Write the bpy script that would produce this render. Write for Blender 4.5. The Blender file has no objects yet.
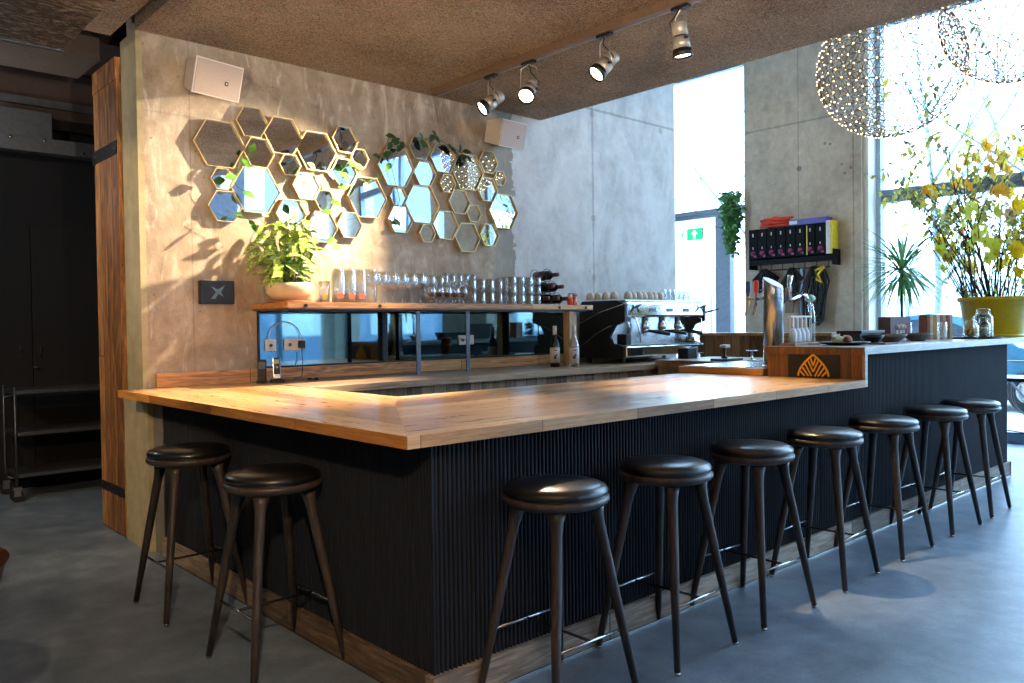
import bpy, bmesh, math, random
from mathutils import Vector, Matrix, noise
rnd = random.Random(7)
PI = math.pi
sc = bpy.context.scene
COL = sc.collection

# ------------------------------------------------------------------ mesh builder
class MB:
    def __init__(s):
        s.bm = bmesh.new(); s.mi = 0
    def _m(s, fs):
        for f in fs: f.material_index = s.mi
        return fs
    def box(s, x0, x1, y0, y1, z0, z1, bev=0.0, M=None):
        r = bmesh.ops.create_cube(s.bm, size=1.0)
        vs = r['verts']
        for v in vs:
            v.co = Vector(((x0+x1)/2+v.co.x*(x1-x0), (y0+y1)/2+v.co.y*(y1-y0), (z0+z1)/2+v.co.z*(z1-z0)))
        fs = list({f for v in vs for f in v.link_faces}); s._m(fs)
        if bev > 0:
            es = list({e for v in vs for e in v.link_edges})
            b = bmesh.ops.bevel(s.bm, geom=es, offset=bev, segments=2, affect='EDGES', profile=0.5)
            s._m(b['faces']); vs = list({v for f in b['faces'] for v in f.verts} | {v for v in vs if v.is_valid})
        if M is not None:
            for v in vs: v.co = M @ v.co
        return s
    def tube(s, pts, r, n=8, cap=True, smooth=True):
        pts = [Vector(p) for p in pts]
        if not isinstance(r, (list, tuple)): r = [r]*len(pts)
        rings = []; up = None
        for i, p in enumerate(pts):
            if i == 0: t = pts[1]-p
            elif i == len(pts)-1: t = p-pts[i-1]
            else: t = (pts[i+1]-p).normalized()+(p-pts[i-1]).normalized()
            if t.length < 1e-9: t = Vector((0, 0, 1))
            t.normalize()
            if up is None:
                up = Vector((0, 0, 1)) if abs(t.z) < .9 else Vector((1, 0, 0))
            a = t.cross(up)
            if a.length < 1e-5: a = t.cross(Vector((0, 1, .1)))
            a.normalize(); b = t.cross(a).normalized(); up = -b if False else up
            rings.append([s.bm.verts.new(p+(a*math.cos(2*PI*k/n)+b*math.sin(2*PI*k/n))*r[i]) for k in range(n)])
        for i in range(len(rings)-1):
            A, B = rings[i], rings[i+1]
            for k in range(n):
                f = s.bm.faces.new((A[k], A[(k+1) % n], B[(k+1) % n], B[k])); f.smooth = smooth; f.material_index = s.mi
        if cap:
            for R in (rings[0], rings[-1]):
                try: s.bm.faces.new(R).material_index = s.mi
                except ValueError: pass
        return s
    def lathe(s, prof, c=(0, 0, 0), n=24, smooth=True, M=None, sx=1, sy=1):
        rings = []
        for r, z in prof:
            if r < 1e-6:
                p = Vector((0, 0, z)); p = (M @ p if M else p)+Vector(c)
                rings.append([s.bm.verts.new(p)])
            else:
                R = []
                for k in range(n):
                    p = Vector((r*sx*math.cos(2*PI*k/n), r*sy*math.sin(2*PI*k/n), z)); p = (M @ p if M else p)+Vector(c)
                    R.append(s.bm.verts.new(p))
                rings.append(R)
        for i in range(len(rings)-1):
            A, B = rings[i], rings[i+1]
            for k in range(n):
                k2 = (k+1) % n
                if len(A) == 1 and len(B) == 1: continue
                if len(A) == 1: vs = (A[0], B[k2], B[k])
                elif len(B) == 1: vs = (A[k], A[k2], B[0])
                else: vs = (A[k], A[k2], B[k2], B[k])
                f = s.bm.faces.new(vs); f.smooth = smooth; f.material_index = s.mi
        return s
    def poly(s, pts, ext=None):
        """closed outline extruded by vector ext"""
        vs = [s.bm.verts.new(Vector(p)) for p in pts]
        f = s.bm.faces.new(vs); f.material_index = s.mi
        if ext is not None:
            ext = Vector(ext)
            w = [s.bm.verts.new(Vector(p)+ext) for p in pts]
            s.bm.faces.new(list(reversed(w))).material_index = s.mi
            n = len(vs)
            for i in range(n):
                s.bm.faces.new((vs[i], w[i], w[(i+1) % n], vs[(i+1) % n])).material_index = s.mi
        return s
    def leaf(s, base, d, up, L, W, fold=.15, droop=.3, lobes=False):
        d = Vector(d).normalized(); up = Vector(up)
        side = d.cross(up)
        if side.length < 1e-4: side = d.cross(Vector((1, 0, 0)))
        side.normalize(); nn = side.cross(d).normalized()
        prof = [(0, .02), (.15, .55), (.38, 1), (.65, .8), (.88, .35), (1, .02)]
        if lobes: prof = [(0, .1), (.12, .8), (.25, .55), (.42, 1.05), (.58, .6), (.78, .6), (1, .02)]
        rows = []
        for t, w in prof:
            c = Vector(base)+d*L*t-nn*droop*L*t*t
            hw = W*.5*w
            rows.append((s.bm.verts.new(c-side*hw+nn*fold*hw), s.bm.verts.new(c), s.bm.verts.new(c+side*hw+nn*fold*hw)))
        for i in range(len(rows)-1):
            a, b = rows[i], rows[i+1]
            for k in range(2):
                f = s.bm.faces.new((a[k], a[k+1], b[k+1], b[k])); f.smooth = True; f.material_index = s.mi
        return s
    def ball(s, c, r, sub=2, sz=1.0):
        q = bmesh.ops.create_icosphere(s.bm, subdivisions=sub, radius=1)
        for v in q['verts']: v.co = Vector((v.co.x*r, v.co.y*r, v.co.z*r*sz))+Vector(c)
        for v in q['verts']:
            for f in v.link_faces: f.smooth = True; f.material_index = s.mi
        return s
    def link(s, name, mat, parent=None, loc=None):
        bmesh.ops.recalc_face_normals(s.bm, faces=s.bm.faces[:])
        me = bpy.data.meshes.new(name); s.bm.to_mesh(me); s.bm.free()
        for m in (mat if isinstance(mat, (list, tuple)) else [mat]): me.materials.append(m)
        o = bpy.data.objects.new(name, me); COL.objects.link(o)
        if parent is not None: o.parent = parent
        if loc is not None: o.location = loc
        return o

def tag(o, label, cat, group=None, kind=None):
    if label: o['label'] = label
    if cat: o['category'] = cat
    if group: o['group'] = group
    if kind: o['kind'] = kind
    return o
def thing(name, label, cat, loc=(0, 0, 0), rz=0, group=None):
    o = bpy.data.objects.new(name, None); o.empty_display_size = .05
    COL.objects.link(o); o.location = loc; o.rotation_euler = (0, 0, rz)
    return tag(o, label, cat, group)
def struct(name, mb, mat):
    o = mb.link(name, mat); o['kind'] = 'structure'; return o
def dup(root, loc, rz=None, label=None, group=None, scale=None):
    r = root.copy(); COL.objects.link(r); r.location = loc
    if rz is not None: r.rotation_euler = (0, 0, rz)
    if label: r['label'] = label
    if group: r['group'] = group
    if scale: r.scale = scale
    for ch in list(root.children):
        c = ch.copy(); COL.objects.link(c); c.parent = r
        for g in list(ch.children):
            d = g.copy(); COL.objects.link(d); d.parent = c
    return r

# ------------------------------------------------------------------ materials
def S(h):
    h = h.lstrip('#'); v = [int(h[i:i+2], 16)/255 for i in (0, 2, 4)]
    return tuple((c/12.92 if c <= .04045 else ((c+.055)/1.055)**2.4) for c in v)+(1,)
class NT:
    def __init__(s, name):
        s.m = bpy.data.materials.new(name); s.m.use_nodes = True
        s.t = s.m.node_tree; s.t.nodes.clear()
        s.out = s.t.nodes.new('ShaderNodeOutputMaterial')
        s._tc = None
    def n(s, k, **kw):
        q = s.t.nodes.new('ShaderNode'+k)
        for a, b in kw.items(): setattr(q, a, b)
        return q
    def l(s, a, b): s.t.links.new(a, b)
    def inp(s, sock, v):
        if isinstance(v, bpy.types.NodeSocket): s.l(v, sock)
        else: sock.default_value = v
    def obj(s):
        if s._tc is None: s._tc = s.n('TexCoord').outputs['Object']
        return s._tc
    def math(s, op, a, b=0.0, c=None):
        q = s.n('Math', operation=op); s.inp(q.inputs[0], a); s.inp(q.inputs[1], b)
        if c is not None: s.inp(q.inputs[2], c)
        return q.outputs[0]
    def comb(s, x, y, z):
        q = s.n('CombineXYZ')
        for i, v in enumerate((x, y, z)): s.inp(q.inputs[i], v)
        return q.outputs[0]
    def noise(s, vec, scale, det=4, rough=.55, dist=0):
        q = s.n('TexNoise'); s.l(vec, q.inputs['Vector']); q.inputs['Scale'].default_value = scale
        q.inputs['Detail'].default_value = det; q.inputs['Roughness'].default_value = rough; q.inputs['Distortion'].default_value = dist
        return q.outputs['Fac']
    def scale(s, vec, v):
        q = s.n('Mapping'); s.l(vec, q.inputs['Vector']); q.inputs['Scale'].default_value = v
        return q.outputs[0]
    def ramp(s, f, stops):
        q = s.n('ValToRGB'); s.l(f, q.inputs[0]); e = q.color_ramp.elements
        while len(e) < len(stops): e.new(.5)
        for i, (p, c) in enumerate(stops): e[i].position = p; e[i].color = c
        return q.outputs[0]
    def mix(s, f, a, b, mode='MIX'):
        q = s.n('MixRGB', blend_type=mode); s.inp(q.inputs[0], f); s.inp(q.inputs[1], a); s.inp(q.inputs[2], b)
        return q.outputs[0]
    def bump(s, h, strength=.3, dist=.01):
        q = s.n('Bump'); s.l(h, q.inputs['Height']); q.inputs['Strength'].default_value = strength; q.inputs['Distance'].default_value = dist
        return q.outputs[0]
    def pbr(s, col, rough=.5, metal=0, bump=None, **kw):
        q = s.n('BsdfPrincipled'); s.inp(q.inputs['Base Color'], col); s.inp(q.inputs['Roughness'], rough); s.inp(q.inputs['Metallic'], metal)
        if bump is not None: s.l(bump, q.inputs['Normal'])
        for k, v in kw.items(): s.inp(q.inputs[k.replace('_', ' ')], v)
        s.l(q.outputs[0], s.out.inputs[0]); return s.m

def flat(name, col, rough=.5, metal=0, var=.12, sc_=25, **kw):
    """plain material with slight mottling"""
    t = NT(name); c = S(col) if isinstance(col, str) else col
    f = t.noise(t.obj(), sc_, 3)
    d = tuple(x*(1-var) for x in c[:3])+(1,); l = tuple(min(1, x*(1+var)) for x in c[:3])+(1,)
    return t.pbr(t.ramp(f, [(.3, d), (.7, l)]), rough, metal, **kw)
def emit(name, col, st):
    t = NT(name); e = t.n('Emission'); e.inputs[0].default_value = S(col) if isinstance(col, str) else col; e.inputs[1].default_value = st
    t.l(e.outputs[0], t.out.inputs[0]); return t.m
def glass(name, tint=(1, 1, 1, 1), base=.04, edge=.6, gl=(1, 1, 1, 1), rough=.02):
    t = NT(name); lw = t.n('LayerWeight'); lw.inputs[0].default_value = .35
    tr = t.n('BsdfTransparent'); tr.inputs[0].default_value = tint
    g = t.n('BsdfGlossy'); g.inputs[0].default_value = gl; g.inputs['Roughness'].default_value = rough
    f = t.math('ADD', t.math('MULTIPLY', lw.outputs['Facing'], edge), base)
    mx = t.n('MixShader'); t.l(f, mx.inputs[0]); t.l(tr.outputs[0], mx.inputs[1]); t.l(g.outputs[0], mx.inputs[2])
    t.l(mx.outputs[0], t.out.inputs[0]); return t.m
def wood(name, dark, mid, light, u=0, v=1, pw=.12, pl=1.6, rough=.4, coat=0.0, joint=.02, grain=1.0, spec=.5):
    t = NT(name); sp = t.n('SeparateXYZ'); t.l(t.obj(), sp.inputs[0])
    U, V = sp.outputs[u], sp.outputs[v]; W = sp.outputs[3-u-v]
    vi = t.math('DIVIDE', V, pw); vf = t.math('FLOOR', vi)
    wn = t.n('TexWhiteNoise', noise_dimensions='1D'); t.l(vf, wn.inputs['W'])
    us = t.math('ADD', t.math('DIVIDE', U, pl), t.math('MULTIPLY', wn.outputs['Value'], 7.3)); uf = t.math('FLOOR', us)
    w2 = t.n('TexWhiteNoise', noise_dimensions='3D'); t.l(t.comb(vf, uf, 1.7), w2.inputs['Vector']); r = w2.outputs['Value']
    vec = t.comb(t.math('MULTIPLY', U, 1.6), t.math('ADD', t.math('MULTIPLY', V, 16), t.math('MULTIPLY', r, 31)), t.math('MULTIPLY', W, 16))
    g = t.noise(vec, 2.2, 6, .62, 1.2)
    g2 = t.noise(t.comb(t.math('MULTIPLY', U, 4), t.math('MULTIPLY', V, 110), t.math('MULTIPLY', W, 110)), 1.0, 3)
    k = t.math('ADD', t.math('MULTIPLY', t.math('SUBTRACT', g, .5), 1.5*grain), t.math('MULTIPLY', t.math('SUBTRACT', g2, .5), .5*grain))
    k = t.math('ADD', k, t.math('ADD', t.math('MULTIPLY', t.math('SUBTRACT', r, .5), .75), .5))
    c = t.ramp(k, [(.1, S(dark)), (.5, S(mid)), (.9, S(light))])
    jv = t.math('LESS_THAN', t.math('FRACT', vi), joint); ju = t.math('LESS_THAN', t.math('FRACT', us), joint*pw/pl)
    j = t.math('MAXIMUM', jv, ju)
    c = t.mix(t.math('MULTIPLY', j, .75), c, (.02, .012, .006, 1))
    ro = t.math('ADD', t.math('MULTIPLY', g, .25), rough-.12)
    return t.pbr(c, ro, 0, t.bump(t.math('SUBTRACT', g2, j), .12, .003), Coat_Weight=coat, Coat_Roughness=.18, Specular_IOR_Level=spec)

def concrete(name, a, b, c, rough=.8, sc_=1.2, bmp=.25, joints=(), holes=()):
    """joints: (axis, pos, width) dark lines; object space"""
    t = NT(name); o = t.obj()
    n1 = t.noise(t.scale(o, (1, 1, .6)), sc_, 6, .6, .6); n2 = t.noise(o, sc_*9, 5, .6); n3 = t.noise(o, sc_*60, 2)
    k = t.math('ADD', t.math('MULTIPLY', n1, .6), t.math('ADD', t.math('MULTIPLY', n2, .3), t.math('MULTIPLY', n3, .1)))
    col = t.ramp(k, [(.36, S(a)), (.5, S(b)), (.64, S(c))])
    sp = t.n('SeparateXYZ'); t.l(o, sp.inputs[0])
    for ax, pos, w in joints:
        d = t.math('ABSOLUTE', t.math('SUBTRACT', sp.outputs[ax], pos))
        col = t.mix(t.math('MULTIPLY', t.math('LESS_THAN', t.math('ADD', d, t.math('MULTIPLY', t.math('SUBTRACT', n2, .5), w*1.5)), w), .4), col, S('#4a4743'))
    for x, y, z, r in holes:
        q = t.n('VectorMath', operation='DISTANCE'); t.l(o, q.inputs[0]); q.inputs[1].default_value = (x, y, z)
        col = t.mix(t.math('MULTIPLY', t.math('LESS_THAN', q.outputs['Value'], r), .6), col, S('#46423e'))
    return t.pbr(col, rough, 0, t.bump(k, bmp, .02))

def M_wallplaster():
    t = NT('plastered_concrete'); o = t.obj(); sp = t.n('SeparateXYZ'); t.l(o, sp.inputs[0])
    n1 = t.noise(t.scale(o, (1.4, 1, .7)), 1.6, 7, .62, 1.2); n2 = t.noise(o, 9, 6, .65, .5); n3 = t.noise(o, 90, 2)
    k = t.math('ADD', t.math('MULTIPLY', n1, .6), t.math('ADD', t.math('MULTIPLY', n2, .3), t.math('MULTIPLY', n3, .1)))
    A = t.ramp(k, [(.37, S('#7e7161')), (.48, S('#9c8d7a')), (.56, S('#ad9f8c')), (.66, S('#c9bfae'))])
    # trowelled white filler smears
    sm = t.noise(t.scale(o, (3.2, 1, .9)), 2.3, 5, .6, 2.0)
    A = t.mix(t.math('MULTIPLY', t.ramp(sm, [(.56, (0, 0, 0, 1)), (.66, (1, 1, 1, 1))]), .55), A, S('#cfc6b6'))
    B = t.ramp(k, [(.36, S('#afaeab')), (.5, S('#c8c7c4')), (.66, S('#dcdbd7'))])
    edge = t.math('ADD', sp.outputs[0], t.math('MULTIPLY', t.math('SUBTRACT', n2, .5), .25))
    f = t.math('GREATER_THAN', edge, 3.28)
    mid = t.math('MULTIPLY', t.math('GREATER_THAN', edge, 3.04), t.math('SUBTRACT', 1.0, f))
    col = t.mix(f, A, B)
    col = t.mix(t.math('MULTIPLY', mid, .6), col, S('#8f918a'))
    for ax, pos, w, amt, x0 in ((0, 4.38, .014, .35, 0), (2, 3.6, .012, .4, 3.2), (0, .32, .005, .35, -1), (2, 2.86, .006, .2, -1)):
        d = t.math('ABSOLUTE', t.math('SUBTRACT', sp.outputs[ax], pos))
        l = t.math('LESS_THAN', t.math('ADD', d, t.math('MULTIPLY', t.math('SUBTRACT', n2, .5), w*2)), w)
        l = t.math('MULTIPLY', l, t.math('GREATER_THAN', sp.outputs[0], x0))
        if x0 < 0: l = t.math('MULTIPLY', l, t.math('LESS_THAN', sp.outputs[0], .5))
        col = t.mix(t.math('MULTIPLY', l, amt), col, S('#5d5a55'))
    for x, z in ((4.38, 3.55), (4.38, 1.9), (4.38, 2.5), (5.5, 3.55)):
        q = t.n('VectorMath', operation='DISTANCE'); t.l(o, q.inputs[0]); q.inputs[1].default_value = (x, 3.12, z)
        col = t.mix(t.math('MULTIPLY', t.math('LESS_THAN', q.outputs['Value'], .035), .4), col, S('#77736d'))
    vor = t.n('TexVoronoi'); t.l(o, vor.inputs['Vector']); vor.inputs['Scale'].default_value = 6
    col = t.mix(t.math('MULTIPLY', t.math('LESS_THAN', vor.outputs['Distance'], .045), .5), col, S('#5a5048'))
    return t.pbr(col, .85, 0, t.bump(k, .3, .02))

def M_woodwool():
    t = NT('wood_wool_ceiling'); o = t.obj()
    a = t.noise(o, 42, 4, .75, 2.8); b = t.noise(o, 100, 3, .6, 1.5); c = t.noise(o, 1.3, 3)
    k = t.math('ADD', t.math('MULTIPLY', a, .55), t.math('ADD', t.math('MULTIPLY', b, .3), t.math('MULTIPLY', c, .15)))
    col = t.ramp(k, [(.40, S('#4d3826')), (.48, S('#b39274')), (.56, S('#ecd1b0'))])
    return t.pbr(col, .95, 0, t.bump(a, 1.0, .06))
def M_floor():
    t = NT('polished_concrete_floor'); o = t.obj()
    n1 = t.noise(o, .7, 6, .6, .8); n2 = t.noise(o, 6, 6, .65); n3 = t.noise(o, 70, 2)
    k = t.math('ADD', t.math('MULTIPLY', n1, .5), t.math('ADD', t.math('MULTIPLY', n2, .38), t.math('MULTIPLY', n3, .12)))
    col = t.ramp(k, [(.36, S('#4d5964')), (.5, S('#6a7988')), (.64, S('#8b9aa9'))])
    return t.pbr(col, t.math('ADD', t.math('MULTIPLY', n2, .2), .3), 0, t.bump(n2, .03, .006), Specular_IOR_Level=.45)

def petal(name, col, var=.2, tr=.5):
    t = NT(name); f = t.noise(t.obj(), 9, 3); c = S(col)
    cc = t.ramp(f, [(.3, tuple(x*(1-var) for x in c[:3])+(1,)), (.7, tuple(min(1, x*(1+var)) for x in c[:3])+(1,))])
    a = t.n('BsdfPrincipled'); t.l(cc, a.inputs['Base Color']); a.inputs['Roughness'].default_value = .5
    b = t.n('BsdfTranslucent'); t.l(cc, b.inputs[0]); m = t.n('MixShader'); m.inputs[0].default_value = tr
    t.l(a.outputs[0], m.inputs[1]); t.l(b.outputs[0], m.inputs[2]); t.l(m.outputs[0], t.out.inputs[0]); return t.m
m_wall = M_wallplaster(); m_ceil = M_woodwool(); m_floor = M_floor()
m_conc = concrete('facade_concrete', '#9c8a76', '#b7a48e', '#cdbba6', joints=((2, 4.06, .012), (2, .9, .01), (1, 2.99, .006), (1, 2.25, .01)),
                  holes=((8.3, 2.98, 3.45, .035), (8.3, 2.55, 3.7, .02), (8.3, 2.62, 3.72, .02), (8.3, 2.36, 3.3, .02), (8.3, 2.28, 3.36, .02), (8.3, 2.4, 3.42, .015)))
m_conc2 = concrete('pale_concrete', '#8d8365', '#a69b78', '#b9ae8c')
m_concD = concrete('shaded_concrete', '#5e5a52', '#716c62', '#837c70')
m_top = wood('oak_worktop_lengthwise', '#8d6236', '#bd8c54', '#dfb884', 0, 1, .13, 1.7, .3, .5)
m_topY = wood('oak_worktop_crosswise', '#8d6236', '#bd8c54', '#dfb884', 1, 0, .13, 1.7, .3, .5)
m_edge = wood('oak_worktop_edge', '#8a5f33', '#b5844f', '#cfa470', 0, 2, .2, .6, .5)
m_edgeY = wood('oak_worktop_warmlit_edge', '#8c5a26', '#bd7f3c', '#d79c56', 1, 2, .2, .9, .5)  # more orange than the long edge: warm lamp light put into the colour
m_back = wood('grey_oak_back_counter', '#6e5a45', '#94795d', '#b39a7c', 0, 1, .22, 2.1, .4)
m_plankZ = wood('weathered_vertical_planks', '#4b3b2d', '#7b6551', '#a08a72', 2, 0, .115, 3, .7, joint=.05)
m_plankZy = wood('rustic_plank_cladding', '#55341a', '#8f5f33', '#bb8850', 2, 1, .13, 6, .6, joint=.06, grain=1.6)
m_endboard = wood('dark_oak_end_board', '#4c2e15', '#774c28', '#9a6a3c', 2, 1, .3, 3, .5)
m_splash = wood('oak_upstand', '#94602f', '#c98f52', '#e3b177', 0, 2, .5, 1.4, .45, grain=1.4)
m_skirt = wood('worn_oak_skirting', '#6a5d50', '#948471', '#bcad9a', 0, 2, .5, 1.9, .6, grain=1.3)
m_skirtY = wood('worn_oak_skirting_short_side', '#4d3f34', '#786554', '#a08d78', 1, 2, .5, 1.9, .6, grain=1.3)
m_shelf = wood('oak_shelf', '#8d6036', '#c28e56', '#dcae77', 0, 2, .5, 3, .45)
m_high = wood('pale_worn_oak_top', '#7c7266', '#a1968a', '#c2b9ae', 0, 1, .2, 2.2, .35)
m_post = wood('oak_post', '#8b6b4b', '#b3906a', '#c8a983', 2, 0, .5, 2, .5)
m_black = flat('black_lacquered_slats', '#1c1d20', .42, Specular_IOR_Level=.5)
m_panel = NT('charcoal_fluted_board'); _f = m_panel.noise(m_panel.scale(m_panel.obj(), (40, 40, 3)), 1.5, 4)
m_panel = m_panel.pbr(m_panel.ramp(_f, [(.3, S('#0e1219')), (.7, S('#19202b'))]), .7, 0, Specular_IOR_Level=.3)
m_leather = flat('black_leather', '#131316', .3, sc_=120, Specular_IOR_Level=.6)
m_smoked = wood('smoked_oak_stool', '#1f1a18', '#3a312c', '#52463f', 2, 0, .5, 3, .42)
m_steel = flat('brushed_steel', '#b9bcbf', .25, 1, var=.05)
m_chrome = flat('chrome', '#dfe2e5', .1, 1, var=.02)
m_blackmetal = flat('black_powder_coated_metal', '#1b1c1e', .4, .3)
m_greymetal = flat('grey_steel_flat', '#5c6067', .4, .8)
m_brass = flat('brass', '#dcbf8a', .35, .8)
m_bronze = flat('dark_side_brass', '#8a6a3c', .4, 1)
m_mirror = NT('mirror_glass'); m_mirror = m_mirror.pbr((.86, .93, .97, 1), .015, 1)
m_mirrorT = NT('tinted_mirror_glass'); m_mirrorT = m_mirrorT.pbr((.12, .20, .23, 1), .03, 1)
m_white = flat('white_enamel', '#d8d4cc', .45, var=.04)
m_spk = flat('white_loudspeaker_shell', '#dcd3c8', .55, var=.03)
m_cream = flat('cream_ceramic', '#d9c7a4', .3, var=.05)
m_cup = flat('warm_white_porcelain', '#cfc2b0', .35, var=.04)
m_dark = flat('matt_black_plastic', '#101114', .45)
m_glass = glass('clear_drinking_glass', (.95, .97, .98, 1), .07, .9)
m_pane = glass('window_glass', (.97, .99, 1, 1), .03, .25)
m_frame = flat('blue_grey_window_frame', '#7f8c9b', .4, .1)
m_frameL = flat('light_blue_window_frame', '#a8bccb', .4, .2)
m_red = flat('red_print', '#d8452b', .5)
m_yel = flat('yellow_plastic', '#d8b820', .4)
m_amber = glass('amber_glass', (.75, .3, .05, 1), .05, .4)
m_green = flat('foliage_green', '#4f8a2a', .5, var=.35, sc_=12)
m_soil = flat('dark_soil', '#2b1c12', .9)
m_glow = emit('lamp_glow_warm', (1, .78, .5, 1), 14)
m_stem = flat('brown_stem', '#4a3322', .7)
m_terra = flat('terracotta', '#b0683f', .7)
m_silver = flat('silver_lamp_shell', '#b7ada0', .4, .4, var=.05)

# ------------------------------------------------------------------ room shell
YW = 3.12; ZC = 3.37; XE = 3.65; T = 1.04
b = MB(); b.box(-7.2, 8.75, -9.6, 9.0, -.12, 0); struct('floor', b, m_floor)
# mirror wall, its left end is a free pier edge
b = MB(); b.box(.02, 5.76, YW, YW+.30, 0, 7.2); struct('wall_back', b, m_wall)
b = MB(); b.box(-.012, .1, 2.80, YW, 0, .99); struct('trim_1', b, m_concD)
b = MB(); b.box(-.045, .035, YW-.16, YW+.31, 0, .99); b.box(-.02, .02, YW+.0, YW+.31, .99, ZC); struct('trim_2', b, m_conc2)
# ceilings
b = MB(); b.box(-.02, XE, -1.7, YW, ZC, ZC+.4); struct('ceiling', b, m_ceil)
b = MB(); b.box(-7.2, -.09, -9.6, 3.40, ZC+.02, ZC+.4); b.box(-.09, -.02, -9.6, 3.4, ZC+.12, ZC+.4); struct('ceiling_side', b, m_ceil)
b = MB(); b.box(-7.2, 9.1, -9.6, 9.0, 7.2, 7.4); struct('ceiling_atrium', b, m_white)
b = MB(); b.box(XE-.05, XE, -1.7, YW, ZC+.4, 7.2); b.box(-.02, XE, -1.7, -1.65, ZC+.4, 7.2); b.box(-.07, -.02, -9.6, -1.65, ZC+.12, 7.2); struct('wall_upper', b, m_conc)
# other walls of the room
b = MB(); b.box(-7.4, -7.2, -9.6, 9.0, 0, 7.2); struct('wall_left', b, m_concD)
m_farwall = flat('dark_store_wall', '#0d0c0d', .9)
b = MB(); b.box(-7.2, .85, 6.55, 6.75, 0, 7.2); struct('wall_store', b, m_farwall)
b = MB(); b.box(.02, 9.0, 8.8, 9.0, 0, 7.2); struct('wall_far', b, m_conc)
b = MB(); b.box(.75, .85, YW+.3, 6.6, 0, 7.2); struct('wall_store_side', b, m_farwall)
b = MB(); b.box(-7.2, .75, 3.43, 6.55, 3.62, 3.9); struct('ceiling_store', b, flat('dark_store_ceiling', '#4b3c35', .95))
# facade columns
for i, (y0, y1) in enumerate(((2.15, 3.80), (-4.6, -3.2), (6.9, 8.8), (-9.6, -8.9))):
    b = MB(); b.box(8.3, 9.0, y0, y1, 0, 7.2); struct('wall_right' if i == 0 else 'wall_right_%d' % i, b, m_conc)
b = MB(); b.box(8.36, 8.62, 2.085, 2.15, 0, 7.2); struct('trim_3', b, m_white)
# windows in the right facade
def window_x(n, x, y0, y1, z0, z1, rails, muls, fw=.07):
    e = bpy.data.objects.new('window_%d' % n, None); COL.objects.link(e); e['kind'] = 'structure'
    e.location = (x, (y0+y1)/2, z0)
    q = MB(); X, Y0, Y1, Z1 = 0, y0-(y0+y1)/2, y1-(y0+y1)/2, z1-z0
    q.box(-.06, .06, Y0, Y0+fw, 0, Z1); q.box(-.06, .06, Y1-fw, Y1, 0, Z1)
    q.box(-.06, .06, Y0, Y1, 0, .13); q.box(-.06, .06, Y0, Y1, Z1-fw, Z1)
    for r, h in rails: q.box(-.07, .06, Y0+fw, Y1-fw, r-z0, r-z0+h*.55, .004); q.box(-.04, .06, Y0+fw, Y1-fw, r-z0-h*.45, r-z0)
    for m_, w, h in muls: q.box(-.06, .06, m_-(y0+y1)/2-w/2, m_-(y0+y1)/2+w/2, .13, min(h, Z1-fw))
    q.link('frame', m_frame, e)
    q = MB(); q.box(.0, .012, Y0+fw, Y1-fw, .13, Z1-fw); q.link('pane', m_pane, e)
    return e
window_x(1, 8.66, -3.2, 2.13, 0, 7.2, [(2.98, .16), (5.2, .14)], [(-.6, .1, 9)])
window_x(2, 8.66, 3.80, 6.9, 0, 7.2, [(3.06, .12), (5.2, .14)], [(4.36, .25, 3.0), (5.6, .1, 3.0)])
window_x(3, 8.66, -8.9, -4.6, 0, 7.2, [(2.98, .16), (5.2, .14)], [(-6.7, .1, 9)])
b = MB(); b.box(8.58, 8.60, 2.03, 2.085, 0, 7.2); struct('trim_4', b, m_frameL)
# street front behind the camera: glazing between blue-grey piers
b = MB(); b.box(-7.2, .9, -9.6, -9.3, 0, 7.2); b.box(.9, 9.0, -9.6, -9.3, 0, .35); b.box(.9, 9.0, -9.6, -9.3, 5.2, 7.2)
struct('wall_front', b, m_concD)
def window_y(n, y, x0, x1, z0, z1, rails, muls, fw=.09):
    e = bpy.data.objects.new('window_%d' % n, None); COL.objects.link(e); e['kind'] = 'structure'; e.location = ((x0+x1)/2, y, z0)
    c = (x0+x1)/2; q = MB(); Z1 = z1-z0
    q.box(x0-c, x0-c+fw, -.06, .06, 0, Z1); q.box(x1-c-fw, x1-c, -.06, .06, 0, Z1); q.box(x0-c, x1-c, -.06, .06, 0, fw); q.box(x0-c, x1-c, -.06, .06, Z1-fw, Z1)
    for r, h in rails: q.box(x0-c+fw, x1-c-fw, -.06, .06, r-z0, r-z0+h)
    for m_, w in muls: q.box(m_-c-w/2, m_-c+w/2, -.06, .06, fw, Z1-fw)
    q.link('frame', m_frame, e)
    q = MB(); q.box(x0-c+fw, x1-c-fw, 0, .012, fw, Z1-fw); q.link('pane', m_pane, e); return e
window_y(5, -9.45, 1.7, 4.6, .35, 5.2, [(2.9, .14)], [(3.1, .12)])
window_y(6, -9.45, 5.4, 8.9, .35, 5.2, [(2.9, .14)], [(7.1, .12)])
m_pier = concrete('blue_grey_pier', '#6a7382', '#7d8797', '#8f99a8')
b = MB(); b.box(.9, 1.7, -9.6, -9.0, 0, 5.3); struct('wall_front_2', b, m_pier)
b = MB(); b.box(4.6, 5.4, -9.6, -9.0, 0, 5.3); struct('wall_front_3', b, m_pier)

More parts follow.
